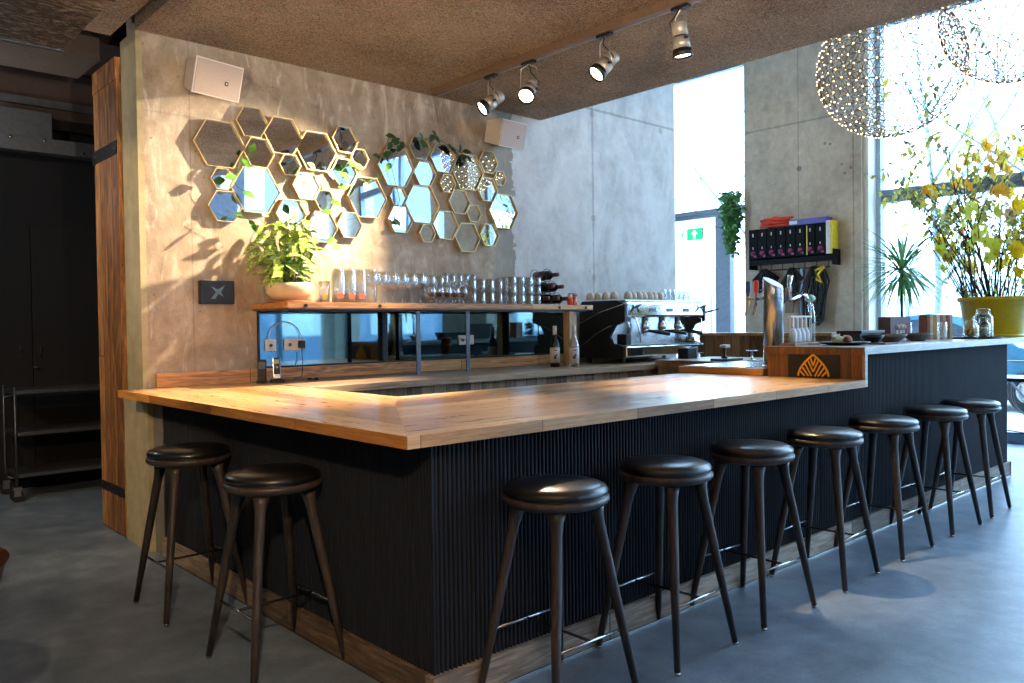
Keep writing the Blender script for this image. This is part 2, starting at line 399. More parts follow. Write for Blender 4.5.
# ------------------------------------------------------------------ bar
def fluted(x0, x1, z0, z1, pitch=.0215, depth=.011):
    n = int((x1-x0)/pitch); pitch = (x1-x0)/n; q = MB(); prof = []
    for i in range(n):
        x = x0+i*pitch
        for k, (fx, fy) in enumerate(((0, .0), (.12, -.0), (.2, -.7), (.36, -1), (.64, -1), (.8, -.7), (.88, 0))):
            prof.append((x+fx*pitch, fy*depth))
    prof.append((x1, 0))
    lo = [q.bm.verts.new((x, y, z0)) for x, y in prof]; hi = [q.bm.verts.new((x, y, z1)) for x, y in prof]
    for i in range(len(prof)-1): q.bm.faces.new((lo[i], lo[i+1], hi[i+1], hi[i]))
    # solid backing
    q.box(x0, x1, .0005, .02, z0, z1)
    return q
bar = thing('bar_counter', 'long black fluted bar front with a worn oak skirting, forming an L', 'bar', (0, 0, 0))
fluted(0, 2.95, .127, .995).link('fluted_panel', m_panel, bar)
fluted(2.955, 3.395, .127, .995).link('fluted_panel', m_panel, bar)
fluted(3.40, 6.45, .127, 1.20).link('fluted_panel', m_panel, bar)
q = fluted(0, 2.79, .127, .995)
o = q.link('fluted_panel', m_panel, bar); o.rotation_euler = (0, 0, -PI/2); o.location = (0, 2.79, 0)
q = MB(); q.box(-.0105, .0, -.0105, .0, .127, .995); q.link('corner_bead', m_panel, bar)
q = MB(); q.box(.022, 3.39, .022, 1.2, .127, .99); q.box(.022, .66, 1.2, YW-.01, .127, .99); q.box(3.43, 6.45, .022, .60, .127, 1.19)
q.link('carcass', m_black, bar)
for x0, x1 in ((-.03, .95), (.955, 2.2), (2.205, 3.9), (3.905, 5.2), (5.205, 6.49)):
    q = MB(); q.box(x0, x1, -.03, .02, 0, .127, .002); q.link('skirting_board', m_skirt, bar)
for y0, y1 in ((.0205, 1.1), (1.105, 2.79)):
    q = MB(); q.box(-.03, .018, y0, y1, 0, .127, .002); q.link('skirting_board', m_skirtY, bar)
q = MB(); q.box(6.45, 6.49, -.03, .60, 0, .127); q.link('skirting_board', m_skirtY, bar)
q = MB(); q.box(-.03, 6.5, -.036, -.0302, 0, .008); q.link('floor_strip', m_steel, bar)

wt = thing('bar_worktop', 'broad warm oak plank worktop of the low L-shaped bar', 'worktop', (0, 0, T))
q = MB(); th = .046
q.poly([(-.17, -.09, 0), (3.385, -.09, 0), (3.385, 1.28, 0), (.72, 1.28, 0), (.45, .9, 0)], (0, 0, -th)); q.link('long_top', [m_top], wt)
q = MB(); q.poly([(-.17, -.09, 0), (.45, .9, 0), (.72, 1.28, 0), (.72, YW-.005, 0), (-.17, YW-.005, 0)], (0, 0, -th)); q.link('short_top', [m_topY], wt)
q = MB(); q.box(-.171, 3.386, -.094, -.0905, -th, -.0005); q.link('edge_strip', m_edge, wt)
q = MB(); q.box(-.1745, -.1705, -.094, YW-.005, -th, -.0005); q.link('edge_strip', m_edgeY, wt)

# raised counter
rc = thing('raised_counter_top', 'pale worn oak top of the raised end of the bar, carrying the flower pot', 'worktop', (3.39, 0, 1.25))
q = MB(); q.box(-.0, 4.1, -.09, .62, -.048, 0, .002); q.link('top', m_high, rc)
q = MB(); q.box(-.012, .0, -.085, .62, -.05, -.001); q.link('end_edge', m_endboard, rc)
eb = thing('bar_end_board', 'dark oak end board between low worktop and raised counter, with gold emblem', 'panel', (3.39, 0, T))
q = MB(); q.box(.0, .03, -.075, .60, .001, .16); q.link('board', m_endboard, eb)
q = MB(); q.box(-.004, .03, -.094, -.075, -.045, .162); q.link('edge_trim', m_high, eb)
q = MB(); q.box(-.01, .0, .075, .44, .004, .158); q.link('emblem_plate', m_dark, eb)
# gold fan emblem, faces -X
q = MB(); cy = .255; zb = .012
def gbar(p0, p1, w=.009):
    p0 = Vector((0, *p0)); p1 = Vector((0, *p1)); d = (p1-p0).normalized(); s_ = Vector((0, -d.z, d.y))*w/2
    q.poly([p0-s_, p1-s_, p1+s_, p0+s_], (-.006, 0, 0))
def arch(t): # right half outline point, t 0 bottom..1 apex
    return (.108*(1-t**1.8), .145*t)
for sgn in (-1, 1):
    pts = [arch(k/8) for k in range(9)]
    for a, c in zip(pts, pts[1:]): gbar((cy+sgn*a[0], zb+a[1]), (cy+sgn*c[0], zb+c[1]), .011)
    for (a, c) in (((.012, 0), (.06, .088)), ((.034, 0), (.082, .066)), ((.062, 0), (.1, .04)), ((.0, .03), (.038, .108)), ((.0, .07), (.018, .122))):
        gbar((cy+sgn*a[0], zb+a[1]), (cy+sgn*c[0], zb+c[1]), .0085)
o = q.link('emblem', flat('gold_leaf', '#e8a531', .4, .3), eb); o.location = (-.0105, 0, 0)

# back counter
bc = thing('back_counter', 'grey oak back counter under the bottle shelf, plank-clad front', 'counter', (0, 0, 0))
q = MB(); q.box(.722, 4.32, 2.26, YW-.025, .998, 1.0445, .002); q.link('worktop', m_back, bc)
q = MB(); q.box(4.325, 5.7, 2.26, YW-.025, .998, 1.0445, .002); q.link('worktop', m_back, bc)
q = MB(); q.box(.73, 5.7, 2.30, YW-.03, 0, .997); q.link('plank_front', m_plankZ, bc)
for x0, x1 in ((.06, .70), (.705, 2.62), (2.625, 3.9)):
    q = MB(); q.box(x0, x1, YW-.024, YW-.002, T+.001 if x0 < .6 else 1.0455, 1.135, .002); q.link('upstand', m_splash, bc)

# tap station
ts = thing('tap_station', 'oak-edged drip station with steel top beside the beer tower', 'counter', (3.42, .64, 0))
q = MB(); q.box(0, .78, 0, .7, 0, 1.04); q.link('cabinet', m_plankZ, ts)
q = MB(); q.box(-.03, .8, 0, .72, 1.041, 1.088, .002); q.link('rim', m_edgeY, ts)
q = MB(); q.box(.0, .78, .16, .70, 1.088, 1.094); q.link('drip_tray', m_steel, ts)
ts2 = thing('service_counter', 'oak side counter with tamper gear, in front of the plank cupboard', 'counter', (4.4, 1.5, 0))
q = MB(); q.box(-.15, .75, -.1, .72, 0, 1.03); q.link('cabinet', m_plankZ, ts2)
q = MB(); q.box(-.16, .75, -.12, .745, 1.031, 1.085, .002); q.link('top', m_back, ts2)
cb = thing('plank_cupboard', 'weathered vertical-plank cupboard with a flat ledge under the far window', 'cupboard', (5.75, 1.3, 0))
q = MB(); q.box(0, .4, 0, 1.5, 0, 1.28); q.link('planks', wood('cupboard_planks', '#5c452f', '#8f6f4d', '#b3936d', 2, 1, .11, 4, .7, joint=.05), cb)
q = MB(); q.box(-.02, .42, -.02, 1.52, 1.281, 1.31); q.link('ledge', m_post, cb)
for k, (y, z) in enumerate(((.52, 1.16), (.28, 1.13), (.30, 1.18))):
    q = MB(); q.lathe([(0, -.002), (.014, 0), (0, .002)], (-.002, y, z), 10, M=Matrix.Rotation(PI/2, 4, 'Y'), sx=2.2); q.link('knot_hole', m_dark, cb)

# ------------------------------------------------------------------ stools
def make_stool():
    t = thing('bar_stool', 'x', 'bar stool')
    q = MB(); q.lathe([(0, .812), (.10, .811), (.165, .805), (.192, .794), (.2, .78), (.196, .768), (.188, .763), (0, .763)], n=40); q.link('seat_cushion', m_leather, t)
    q = MB(); q.lathe([(0, .763), (.197, .763), (.204, .756), (.205, .747), (.198, .735), (.17, .724), (.10, .716), (0, .716)], n=40); q.link('seat_ring', m_smoked, t)
    q = MB(); q.tube([(.192*math.cos(a*PI/18), .192*math.sin(a*PI/18), .7655) for a in range(37)], .0045, 6, cap=False); q.link('piping', m_leather, t)
    for sx in (-1, 1):
        for sy in (-1, 1):
            q = MB(); p0 = Vector((sx*.105, sy*.105, .716)); p1 = Vector((sx*.222, sy*.205, .012))
            pts = [p0.lerp(p1, k) for k in (0, .04, .1, .3, .6, 1)]
            q.tube(pts, [.034, .027, .0215, .0205, .0185, .0135], 14); leg = q.link('leg', m_smoked, t)
            q = MB(); q.lathe([(0, 0), (.011, 0), (.012, .004), (.012, .014), (0, .014)], (sx*.222, sy*.205, 0), 12); q.link('foot_cap', m_steel, leg)
    z = .25; f = (.716-z)/.704; X_, Y_ = .105+.117*f, .105+.1*f
    for sy in (-1, 1):
        q = MB(); q.tube([(-X_, sy*Y_, z), (X_, sy*Y_, z)], .0058, 8); q.link('foot_rail', m_steel, t)
    q = MB(); q.tube([(0, -Y_, z), (0, Y_, z)], .0058, 8); q.link('cross_rail', m_blackmetal, t)
    t.scale = (1, 1, 1.018)
    return t
st0 = make_stool()
spots = [(.41, -.238, 0, 'black leather bar stool closest to the bar corner, on the long window-lit side'),
         (1.09, -.24, 2, 'second black bar stool from the corner along the long side'),
         (1.785, -.242, -2, 'third black bar stool from the corner along the long side'),
         (2.53, -.244, 3, 'fourth black bar stool on the long side, just before the gold emblem'),
         (3.31, -.238, 0, 'fifth black bar stool on the long side, where the bar steps up'),
         (4.12, -.244, -3, 'sixth black bar stool on the long side, under the raised counter'),
         (4.80, -.242, 2, 'last black bar stool at the far right end of the bar'),
         (-.226, .83, 90, 'black bar stool at the short side, nearer the front corner'),
         (-.226, 1.79, 90, 'black bar stool at the short side beside the concrete pier')]
for i, (x, y, a, lab) in enumerate(spots):
    if i == 0: st0.location = (x, y, 0); st0['label'] = lab; st0['group'] = 'bar stools around the L-shaped bar'; continue
    dup(st0, (x, y, 0), math.radians(a), lab, 'bar stools around the L-shaped bar')
#MORE#
# ------------------------------------------------------------------ hexagonal mirrors
def hexring(q, R0, R1, y0, y1):
    P = lambda R, y: [Vector((R*math.cos(k*PI/3), y, R*math.sin(k*PI/3))) for k in range(6)]
    a, b_, c, d = P(R0, y0), P(R1, y0), P(R0, y1), P(R1, y1)
    A, B, C_, D = [[q.bm.verts.new(v) for v in L] for L in (a, b_, c, d)]
    for k in range(6):
        j = (k+1) % 6
        for f in ((A[k], A[j], B[j], B[k]), (C_[k], D[k], D[j], C_[j]), (A[k], C_[k], C_[j], A[j]), (B[k], B[j], D[j], D[k])): q.bm.faces.new(f)
def make_hex(x, z, R, tilt, lab, grp):
    R *= 1.035
    t = thing('hexagonal_mirror', lab, 'mirror', (x, YW, z), 0, grp)
    q = MB(); hexring(q, R, R-.0065, -.046, -.001); q.link('frame', m_brass, t)
    q = MB(); q.poly([((R-.008)*math.cos(k*PI/3), -.03, (R-.008)*math.sin(k*PI/3)) for k in range(6)], (0, .026, 0)); g = q.link('mirror_glass', m_mirror, t)
    g.rotation_euler = (math.radians(tilt[0]), 0, math.radians(tilt[1]))
HEX = [(0.507,2.698,0.178),(0.745,2.886,0.118),(0.981,2.824,0.147),(0.792,2.676,0.116),(1.031,2.619,0.085),(1.25,2.747,0.162),(1.498,2.872,0.114),(1.624,2.744,0.081),(1.484,2.621,0.113),(0.522,2.46,0.082),(0.765,2.408,0.179),(1.159,2.478,0.11),(0.539,2.273,0.119),(1.034,2.259,0.119),(1.312,2.385,0.087),(1.287,2.182,0.128),(1.524,2.216,0.11),(1.686,2.445,0.176),
(1.964,2.717,0.174),(2.203,2.907,0.109),(2.445,2.853,0.138),(2.25,2.698,0.113),(2.489,2.641,0.086),(2.711,2.764,0.173),(2.95,2.881,0.108),(3.087,2.752,0.072),(2.937,2.636,0.117),(1.982,2.477,0.085),(2.219,2.438,0.173),(2.614,2.495,0.115),(1.998,2.297,0.122),(2.774,2.408,0.082),(2.461,2.284,0.134),(2.266,2.201,0.083),(2.7,2.193,0.14),(2.953,2.232,0.111),(3.127,2.457,0.173)]
LL = ['large hexagonal mirror at the far left of the wall', 'highest mid-size hexagonal mirror of the left cluster', 'hexagonal mirror at the top of the left cluster reflecting a green sign',
 'mid-size hexagonal mirror between the top two and the big one in the left cluster', 'tiny hexagonal mirror in the middle of the left cluster', 'large hexagonal mirror with a bright lamp reflection behind trailing leaves',
 'hexagonal mirror at the top right of the left cluster', 'small hexagonal mirror at the right rim of the left cluster, below the top right one', 'mid-size hexagonal mirror with a vine across its corner, right side of left cluster',
 'small hexagonal mirror below the far left large one', 'large hexagonal mirror in the centre left above the potted plant', 'mid-size hexagonal mirror in the middle of the left cluster, plain blue reflection',
 'lowest hexagonal mirror at the left edge of the left cluster', 'hexagonal mirror partly hidden by the tip of the potted plant', 'small hexagonal mirror with a leaf in front, right of the potted plant',
 'lowest large hexagonal mirror right of the potted plant', 'hexagonal mirror at the lower right of the left cluster', 'large hexagonal mirror that ends the left cluster on the right',
 'large hexagonal mirror at the upper left of the right cluster', 'highest hexagonal mirror of the right cluster', 'second highest hexagonal mirror of the right cluster, reflecting gold sparkle',
 'hexagonal mirror under the highest one in the right cluster', 'tiny hexagonal mirror in the upper middle of the right cluster', 'large hexagonal mirror filled with gold lamp reflection, right cluster',
 'hexagonal mirror at the top right of the right cluster, beside the loudspeaker', 'tiny hexagonal mirror at the right rim of the right cluster', 'hexagonal mirror with dark reflection below the top right one, right cluster',
 'small hexagonal mirror on the left rim of the right cluster', 'largest central hexagonal mirror of the right cluster showing blue and white', 'mid-size hexagonal mirror just right of centre in the right cluster',
 'hexagonal mirror at the lower left of the right cluster', 'small dark hexagonal mirror right of centre in the right cluster', 'big hexagonal mirror at the bottom middle of the right cluster',
 'lowest small hexagonal mirror of the right cluster, left part', 'lowest hexagonal mirror of the right cluster with warm brown reflection', 'small lowest hexagonal mirror right of the warm brown one',
 'large hexagonal mirror that ends the right cluster on the far right']
for i, ((x, z, R), lab) in enumerate(zip(HEX, LL)):
    tl = (rnd.uniform(-1.5, 1.5), rnd.uniform(-1.5, 1.5))
    make_hex(x, z, R, tl, lab, 'hexagonal mirrors, left cluster' if i < 18 else 'hexagonal mirrors, right cluster')

# ------------------------------------------------------------------ loudspeakers, picture, sockets
def speaker(lab, x, z, rz, rx, ry=0):
    t = thing('loudspeaker', lab, 'loudspeaker', (x, YW-.16, z), rz, 'white wall loudspeakers')
    t.rotation_euler = (rx, ry, rz)
    q = MB(); W, H = .165, .115
    f = [(-W, -.12, -H), (W, -.12, -H), (W, -.12, H), (-W, -.12, H)]; k = [(-W*.72, .11, -H*.8), (W*.72, .11, -H*.8), (W*.72, .11, H*.8), (-W*.72, .11, H*.8)]
    F = [q.bm.verts.new(v) for v in f]; K = [q.bm.verts.new(v) for v in k]
    q.bm.faces.new(F); q.bm.faces.new(K[::-1])
    for i in range(4): q.bm.faces.new((F[i], K[i], K[(i+1) % 4], F[(i+1) % 4]))
    q.link('cabinet', m_spk, t)
    q = MB(); q.box(-W+.008, W-.008, -.126, -.1201, -H+.008, H-.008, .002); q.link('grille', flat('speaker_grille', '#b7a79b', .7, sc_=200), t)
    q = MB(); q.box(.045, .069, -.129, -.1262, -.026, -.002); g = q.link('badge', m_dark, t)
    q = MB(); q.box(.052, .062, -.131, -.1291, -.019, -.009); q.link('badge_centre', m_white, g)
    q = MB(); q.tube([(0, .105, 0), (0, .158, 0)], .02, 10); q.link('bracket', m_greymetal, t)
speaker('white loudspeaker at the upper left of the plastered wall', .40, 3.10, math.radians(5), math.radians(17), math.radians(2))
speaker('white loudspeaker below the ceiling edge, right of the hexagonal mirrors', 3.03, 3.12, math.radians(6), math.radians(13), math.radians(-1))
t = thing('wall_display', 'small dark display in a black frame on the wall left of the plant', 'display', (.47, YW, 1.675))
q = MB(); q.box(-.118, .118, -.05, -.001, -.08, .08, .003); q.link('frame', m_dark, t)
q = MB(); q.box(-.105, .105, -.0515, -.0503, -.068, .068); q.link('screen', flat('dark_blue_screen', '#121b24', .55, var=.5, sc_=9), t)
q = MB(); q.poly([(-.05, -.0525, -.045), (-.02, -.0525, -.045), (.0, -.0525, -.01), (.04, -.0525, -.03), (.02, -.0525, .0), (.05, -.0525, .05), (.0, -.0525, .02), (-.045, -.0525, .04), (-.015, -.0525, .0)], (0, -.0008, 0)); q.link('screen_figure', flat('pale_screen_shape', '#5f7680', .3), t)

# ------------------------------------------------------------------ shelf with mirror back
sh = thing('bottle_shelf', 'long oak glass shelf on steel posts above the back counter', 'shelf', (.74, 0, 1.55))
q = MB(); q.box(0, 2.98, 2.59, YW-.002, 0, .048, .002); q.link('board', m_shelf, sh)
q = MB(); q.poly([(.0, 2.579, .001), (.0, 2.5895, .001), (3.03, 2.5895, .001), (2.98, 2.579, .001)], (0, 0, .046)); q.link('front_strip', m_shelf, sh)
for x in (.13, .72, 2.58, 2.92):
    q = MB(); q.lathe([(0, 0), (.013, 0), (.013, .006), (.007, .006), (.006, .003), (0, .003)], (x, 2.578, .024), 14, M=Matrix.Rotation(PI/2, 4, 'X')); q.link('bolt', m_blackmetal, sh)
for x in (1.075, 1.56):
    q = MB(); q.box(x-.018, x+.018, 2.60, 2.61, -.492, -.001); q.link('steel_post', m_greymetal, sh)
q = MB(); q.box(2.74, 2.83, 2.61, 2.69, -.492, -.001, .002); q.link('oak_post', m_post, sh)
q = MB(); q.box(.02, 2.95, 2.60, 2.615, -.012, -.001); q.link('under_rail', m_blackmetal, sh)
mp = thing('counter_mirror', 'long tinted mirror between back counter and shelf', 'mirror', (.78, YW-.004, 1.137))
q = MB(); q.box(0, 3.2, -.012, .0, 0, .405); q.link('mirror_glass', m_mirrorT, mp)
q = MB(); q.box(-.012, 3.2, -.022, 0, -.001, .012); q.box(-.012, .0, -.02, 0, .012, .405); q.link('frame', m_blackmetal, mp)
t = thing('glass_wall_divider', 'dark upright divider fixed to the tinted mirror', 'divider', (1.80, YW-.03, 1.15))
q = MB(); q.box(0, .05, -.02, .012, 0, .39); q.link('bar', m_blackmetal, t)
def socket(x, lab, n):
    t = thing('wall_socket', lab, 'socket', (x, YW-.018, 1.30), 0, 'white wall sockets')
    q = MB(); q.box(-.042*n, .042*n, -.012, 0, -.042, .042, .003); q.link('plate', m_white, t)
    for k in range(n):
        xx = (k-(n-1)/2)*.084
        q = MB(); q.lathe([(.0, .004), (.018, .004), (.021, -.001), (.024, -.001), (.024, .003)], (xx, -.012, 0), 16, M=Matrix.Rotation(PI/2, 4, 'X')); q.link('socket_ring', m_spk, t)
        if not (n == 2 and k == 1):
            q = MB(); q.lathe([(0, 0), (.013, 0), (.013, .002), (0, .002)], (xx, -.014, 0), 14, M=Matrix.Rotation(PI/2, 4, 'X')); q.link('socket_hole', m_dark, t)
socket(.86, 'single white wall socket beside the phone', 1); socket(1.05, 'double white wall socket with a black plug, right of the single one', 2); socket(2.68, 'double white wall socket further along the tinted mirror', 2)
t = thing('power_plug', 'black plug with thin cable hanging from the double socket', 'plug', (1.092, YW-.031, 1.30))
q = MB(); q.box(-.022, .022, -.04, -.001, -.025, .03, .006); q.link('plug', m_dark, t)
q = MB(); q.tube([(0, -.02, -.024), (.0, -.03, -.12), (-.02, -.06, -.21), (-.05, -.1, -.236), (-.1, -.14, -.238), (-.16, -.2, -.238)], .0035, 6); q.link('cable', m_dark, t)
t = thing('cable_adapter', 'small black cable adapters lying behind the phone', 'adapter', (1.05, 2.88, 1.041))
q = MB(); q.ball((0, 0, .013), .02, 2, .6); q.ball((.05, -.01, .012), .017, 2, .7); q.tube([(.02, 0, .01), (.04, -.01, .01)], .004); q.link('body', m_dark, t)
q = MB(); q.tube([(math.cos(a*PI/12)*.13, 0, math.sin(a*PI/12)*.13) for a in range(-3, 16)], .003, 6)
tag(q.link('wire_loop', m_white, None, (.97, YW-.03, 1.34)), 'thin white cable looping in an arc above the sockets', 'cable')
t = thing('cordless_phone', 'black and silver cordless phone standing in its cradle on the oak worktop', 'phone', (.80, 2.88, T), math.radians(-24))
q = MB(); q.box(-.05, .05, -.045, .045, .0, .028, .008); q.link('cradle', m_dark, t)
Mx = Matrix.Translation((0, .0, .03)) @ Matrix.Rotation(math.radians(-14), 4, 'X')
q = MB(); q.box(-.026, .026, -.012, .014, -.005, .15, .006, M=Mx); q.link('handset', m_steel, t)
q = MB(); q.box(-.021, .021, -.0145, -.0122, .03, .145, .001, M=Mx); kp = q.link('keypad', m_dark, t)
q = MB(); q.box(-.015, .015, -.0155, -.0147, .105, .135, M=Mx); q.lathe([(0, 0), (.009, 0), (0, .001)], (0, -.015, .11), 12, M=Matrix.Rotation(PI/2, 4, 'X')); q.link('display', flat('phone_display', '#8aa0a8', .2), kp)
t = thing('card_terminal', 'dark card terminal leaning beside the phone', 'card terminal', (.72, 2.95, T), math.radians(-30))
Mx = Matrix.Rotation(math.radians(-20), 4, 'X')
q = MB(); q.box(-.03, .03, -.012, .02, .01, .17, .006, M=Mx); q.box(-.035, .035, -.035, .035, 0, .02, .004); q.link('body', m_dark, t)
q = MB(); q.box(-.022, .022, -.0145, -.0125, .10, .15, M=Mx); q.link('screen', flat('grey_screen', '#566068', .3), t)

# ------------------------------------------------------------------ things on the shelf
SZ = 1.5985
def lathed(name, prof, mat, parent=None, n=20):
    q = MB(); q.lathe(prof, n=n); return q.link(name, mat, parent)
def glassware(kind, lab, cat, prof, places, grp, extra=None):
    k_ = 1.0 if kind in ('counter_glass', 'latte_glass') else 1.2
    t = thing(kind, lab, cat, (0, 0, 0), 0, grp); t.scale = (k_, k_, k_); lathed('glass_body', prof, m_glass, t)
    if extra: extra(t)
    first = True
    for x, y, z in places:
        if first: t.location = (x, y, z); first = False
        else: dup(t, (x, y, z))
    return t
# plant bowl
t = thing('potted_plant', 'variegated trailing plant in a cream bowl at the left end of the shelf', 'plant', (.93, 2.93, SZ))
q = MB(); q.lathe([(0, .0), (.10, 0), (.155, .006), (.16, .014), (.15, .016), (0, .012)], n=32); q.link('saucer', m_terra, t)
q = MB(); q.lathe([(0, .014), (.07, .015), (.12, .03), (.158, .07), (.168, .115), (.165, .142), (.157, .143), (.155, .11), (.10, .1), (0, .1)], n=40); q.link('bowl', m_cream, t)
q = MB(); q.lathe([(0, .12), (.1, .122), (.152, .115)], n=24); q.link('soil', m_soil, t)
tn = NT('variegated_leaf'); nn = tn.noise(tn.obj(), 30, 3, .6, 1.5)
cc = tn.ramp(nn, [(.4, S('#4f7d1f')), (.5, S('#8fae3e')), (.6, S('#d5d98f'))])
m_varieg = tn.pbr(cc, .4, 0)
q = MB(); qs = MB()
for i in range(44):
    a = rnd.uniform(0, 2*PI); h = rnd.uniform(.10, .50); r = rnd.uniform(.03, .2)
    tip = Vector((r*math.cos(a)-.02+.05*(h-.2), r*math.sin(a)*.7-.02, .12+h)); base = Vector((tip.x*.3, tip.y*.3, .12))
    qs.tube([base, base.lerp(tip, .5)+Vector((0, 0, .03)), tip], [.004, .003, .002], 5)
    for k in range(3):
        d = Vector((math.cos(a+rnd.uniform(-1.4, 1.4)), math.sin(a+rnd.uniform(-1.4, 1.4))*.6-.35, rnd.uniform(-.75, .35)))
        q.leaf(tip-Vector((0, 0, .05*k)), d, (0, -.5, 1), rnd.uniform(.11, .17), rnd.uniform(.055, .08), .25, .35)
q.link('foliage', m_varieg, t); qs.link('stems', m_green, t)
# trailing vines that climb over the mirrors
vines = [[(0, 0, .5), (-.12, .04, .62), (-.25, .06, .72), (-.36, .07, .84), (-.30, .07, 1.0), (-.22, .07, 1.06)],
         [(-.02, 0, .5), (-.16, .05, .55), (-.30, .07, .60), (-.42, .08, .64)],
         [(.05, 0, .55), (.12, .04, .75), (.2, .06, .95), (.33, .06, 1.02), (.45, .07, .98), (.56, .07, 1.1), (.62, .07, 1.02)],
         [(.08, 0, .5), (.2, .03, .62), (.33, .05, .7), (.43, .06, .85), (.5, .06, .98)],
         [(.1, 0, .45), (.24, .04, .5), (.36, .06, .46), (.42, .06, .4)],
         [(.45, .07, 1.0), (.7, .07, .95), (.86, .07, 1.02), (1.0, .07, 1.22)]]
q = MB(); qs = MB()
for vn in vines:
    pts = [Vector(p) for p in vn]; dense = []
    for a, c in zip(pts, pts[1:]):
        for k in range(4): dense.append(a.lerp(c, k/4)+Vector((rnd.uniform(-.006, .006), 0, rnd.uniform(-.006, .006))))
    dense.append(pts[-1]); qs.tube(dense, .0022, 5)
    for p in dense[4::3]:
        if rnd.random() < .8:
            d = Vector((rnd.uniform(-1, 1), -.45, rnd.uniform(-1, .5)))
            q.leaf(p, d, (0, -1, .4), rnd.uniform(.07, .11), rnd.uniform(.045, .065), .15, .25)
v = qs.link('trailing_vine', m_green, t); q.link('vine_leaves', m_green, v)
# second climbing vine over the right cluster
t = thing('climbing_vine', 'thin climbing vine with few dark leaves along the top of the right mirror cluster', 'plant', (1.9, YW-.06, 2.9))
q = MB(); qs = MB()
P = [Vector(p) for p in [(-.08, 0, -.1), (-.02, 0, .03), (.1, 0, .02), (.0, -.01, -.2), (.08, 0, -.45), (0, 0, -.62)]]
qs.tube(P, .002, 5)
P2 = [Vector(p) for p in [(.3, 0, .06), (.45, 0, .11), (.6, 0, .06), (.72, 0, .02), (.8, 0, -.02)]]; qs.tube(P2, .002, 5)
for p in P[:3]+P2+[P[-1]]:
    for k in range(3): q.leaf(p+Vector((rnd.uniform(-.03, .03), 0, rnd.uniform(-.03, .03))), (rnd.uniform(-1, 1), -.4, rnd.uniform(-1, .6)), (0, -1, .4), .085, .05, .15, .2)
m_dkleaf = flat('dark_leaf', '#2f4a22', .45, var=.3)
qs.link('stem', m_stem, t); q.link('leaves', m_dkleaf, t)

# glasses
def ylabel(t):
    q = MB(); q.box(-.028, -.004, -.032, -.0308, .02, .052); q.link('yellow_label', m_yel, t)
glassware('tumbler', 'short tumbler with a yellow label right of the plant bowl', 'glass', [(0, .006), (.027, .004), (.03, .006), (.034, .085), (.036, .135), (.0345, .135), (.032, .085), (.028, .012), (0, .012)], [(1.17, 2.86, SZ)], None, ylabel)
def rlabel(t):
    q = MB(); q.box(-.036, .002, -.0405, -.0392, .03, .058); q.link('red_label', m_red, t)
glassware('beer_glass', 'tall upturned beer glass with a red print near its rim', 'glass', [(0, .205), (.028, .205), (.032, .2), (.036, .1), (.038, .0), (.0365, .0), (.0345, .1), (.03, .195), (0, .196)],
          [(1.26, 2.80, SZ), (1.355, 2.80, SZ), (1.44, 2.80, SZ)], 'upturned beer glasses with red print', rlabel)
glassware('tall_tumbler', 'tall plain upturned glass in the back row behind the red-print glasses', 'glass', [(0, .225), (.03, .225), (.033, .22), (.036, .1), (.036, 0), (.034, 0), (.034, .1), (.03, .215), (0, .215)],
          [(1.33, 2.95, SZ), (1.43, 2.95, SZ), (1.53, 2.95, SZ), (1.62, 2.94, SZ)], 'tall plain upturned glasses, back row')
wine = [(0, .0), (.032, .001), (.034, .004), (.008, .01), (.004, .02), (.0038, .085), (.01, .095), (.026, .112), (.034, .135), (.034, .16), (.028, .2), (.027, .2), (.0325, .16), (.0325, .136), (.025, .114), (0, .1)]
glassware('wine_glass', 'stemmed wine glass standing in the middle-left row of the shelf', 'glass', wine, [(1.53+.087*k, 2.78, SZ) for k in range(6)]+[(1.66+.087*k, 2.93, SZ) for k in range(8)], 'stemmed wine glasses on the shelf')
copita = [(0, 0), (.03, .001), (.031, .004), (.006, .008), (.005, .03), (.015, .04), (.03, .06), (.033, .08), (.027, .115), (.0258, .115), (.0315, .08), (.028, .061), (0, .042)]
def liquor(t):
    q = MB(); q.lathe([(0, .045), (.02, .05), (.028, .063), (.0295, .078), (0, .078)], n=14); q.link('brown_print', flat('brown_print_glass', '#7a4526', .4), t)
glassware('snifter_glass', 'small brown-tinted snifter glass in the front row of the shelf', 'glass', copita, [(2.05+.08*k, 2.75, SZ) for k in range(5)], 'brown-tinted snifters in the front row', liquor)
glassware('cordial_glass', 'small clear stemmed cordial glass in the front row of the shelf', 'glass', copita, [(2.10+.08*k, 2.86, SZ) for k in range(4)]+[(1.60+.07*k, 2.80, SZ+.0) for k in range(0)], 'clear cordial glasses in the front row')
flute = [(0, 0), (.03, .001), (.031, .004), (.005, .01), (.004, .07), (.014, .09), (.025, .13), (.026, .17), (.023, .225), (.022, .225), (.0245, .17), (.023, .13), (0, .08)]
glassware('flute_glass', 'tall stemmed flute glass in the back row behind the snifters', 'glass', flute, [(2.38+.075*k, 3.0, SZ) for k in range(5)], 'flute glasses in the back row')
tum = [(0, .0), (.032, .0), (.034, .004), (.038, .09), (.0365, .09), (.032, .01), (0, .01)]
pl = []
for k in range(4):
    for l in range(2): pl.append((2.50+.098*k, 2.80, SZ+l*.1088))
glassware('water_tumbler', 'straight water tumbler stacked two high on the shelf', 'glass', tum, pl, 'water tumblers stacked two high')
tum2 = [(0, .0), (.033, .0), (.036, .004), (.041, .068), (.0395, .068), (.034, .01), (0, .01)]
pl = []
for k in range(4):
    for l in range(3): pl.append((2.93+.1*k, 2.78, SZ+l*.0818))
for k in range(4):
    for l in range(3): pl.append((2.96+.1*k, 2.92, SZ+l*.0818))
glassware('rocks_glass', 'wide rocks glass stacked three high at the right part of the shelf', 'glass', tum2, pl, 'rocks glasses stacked three high')

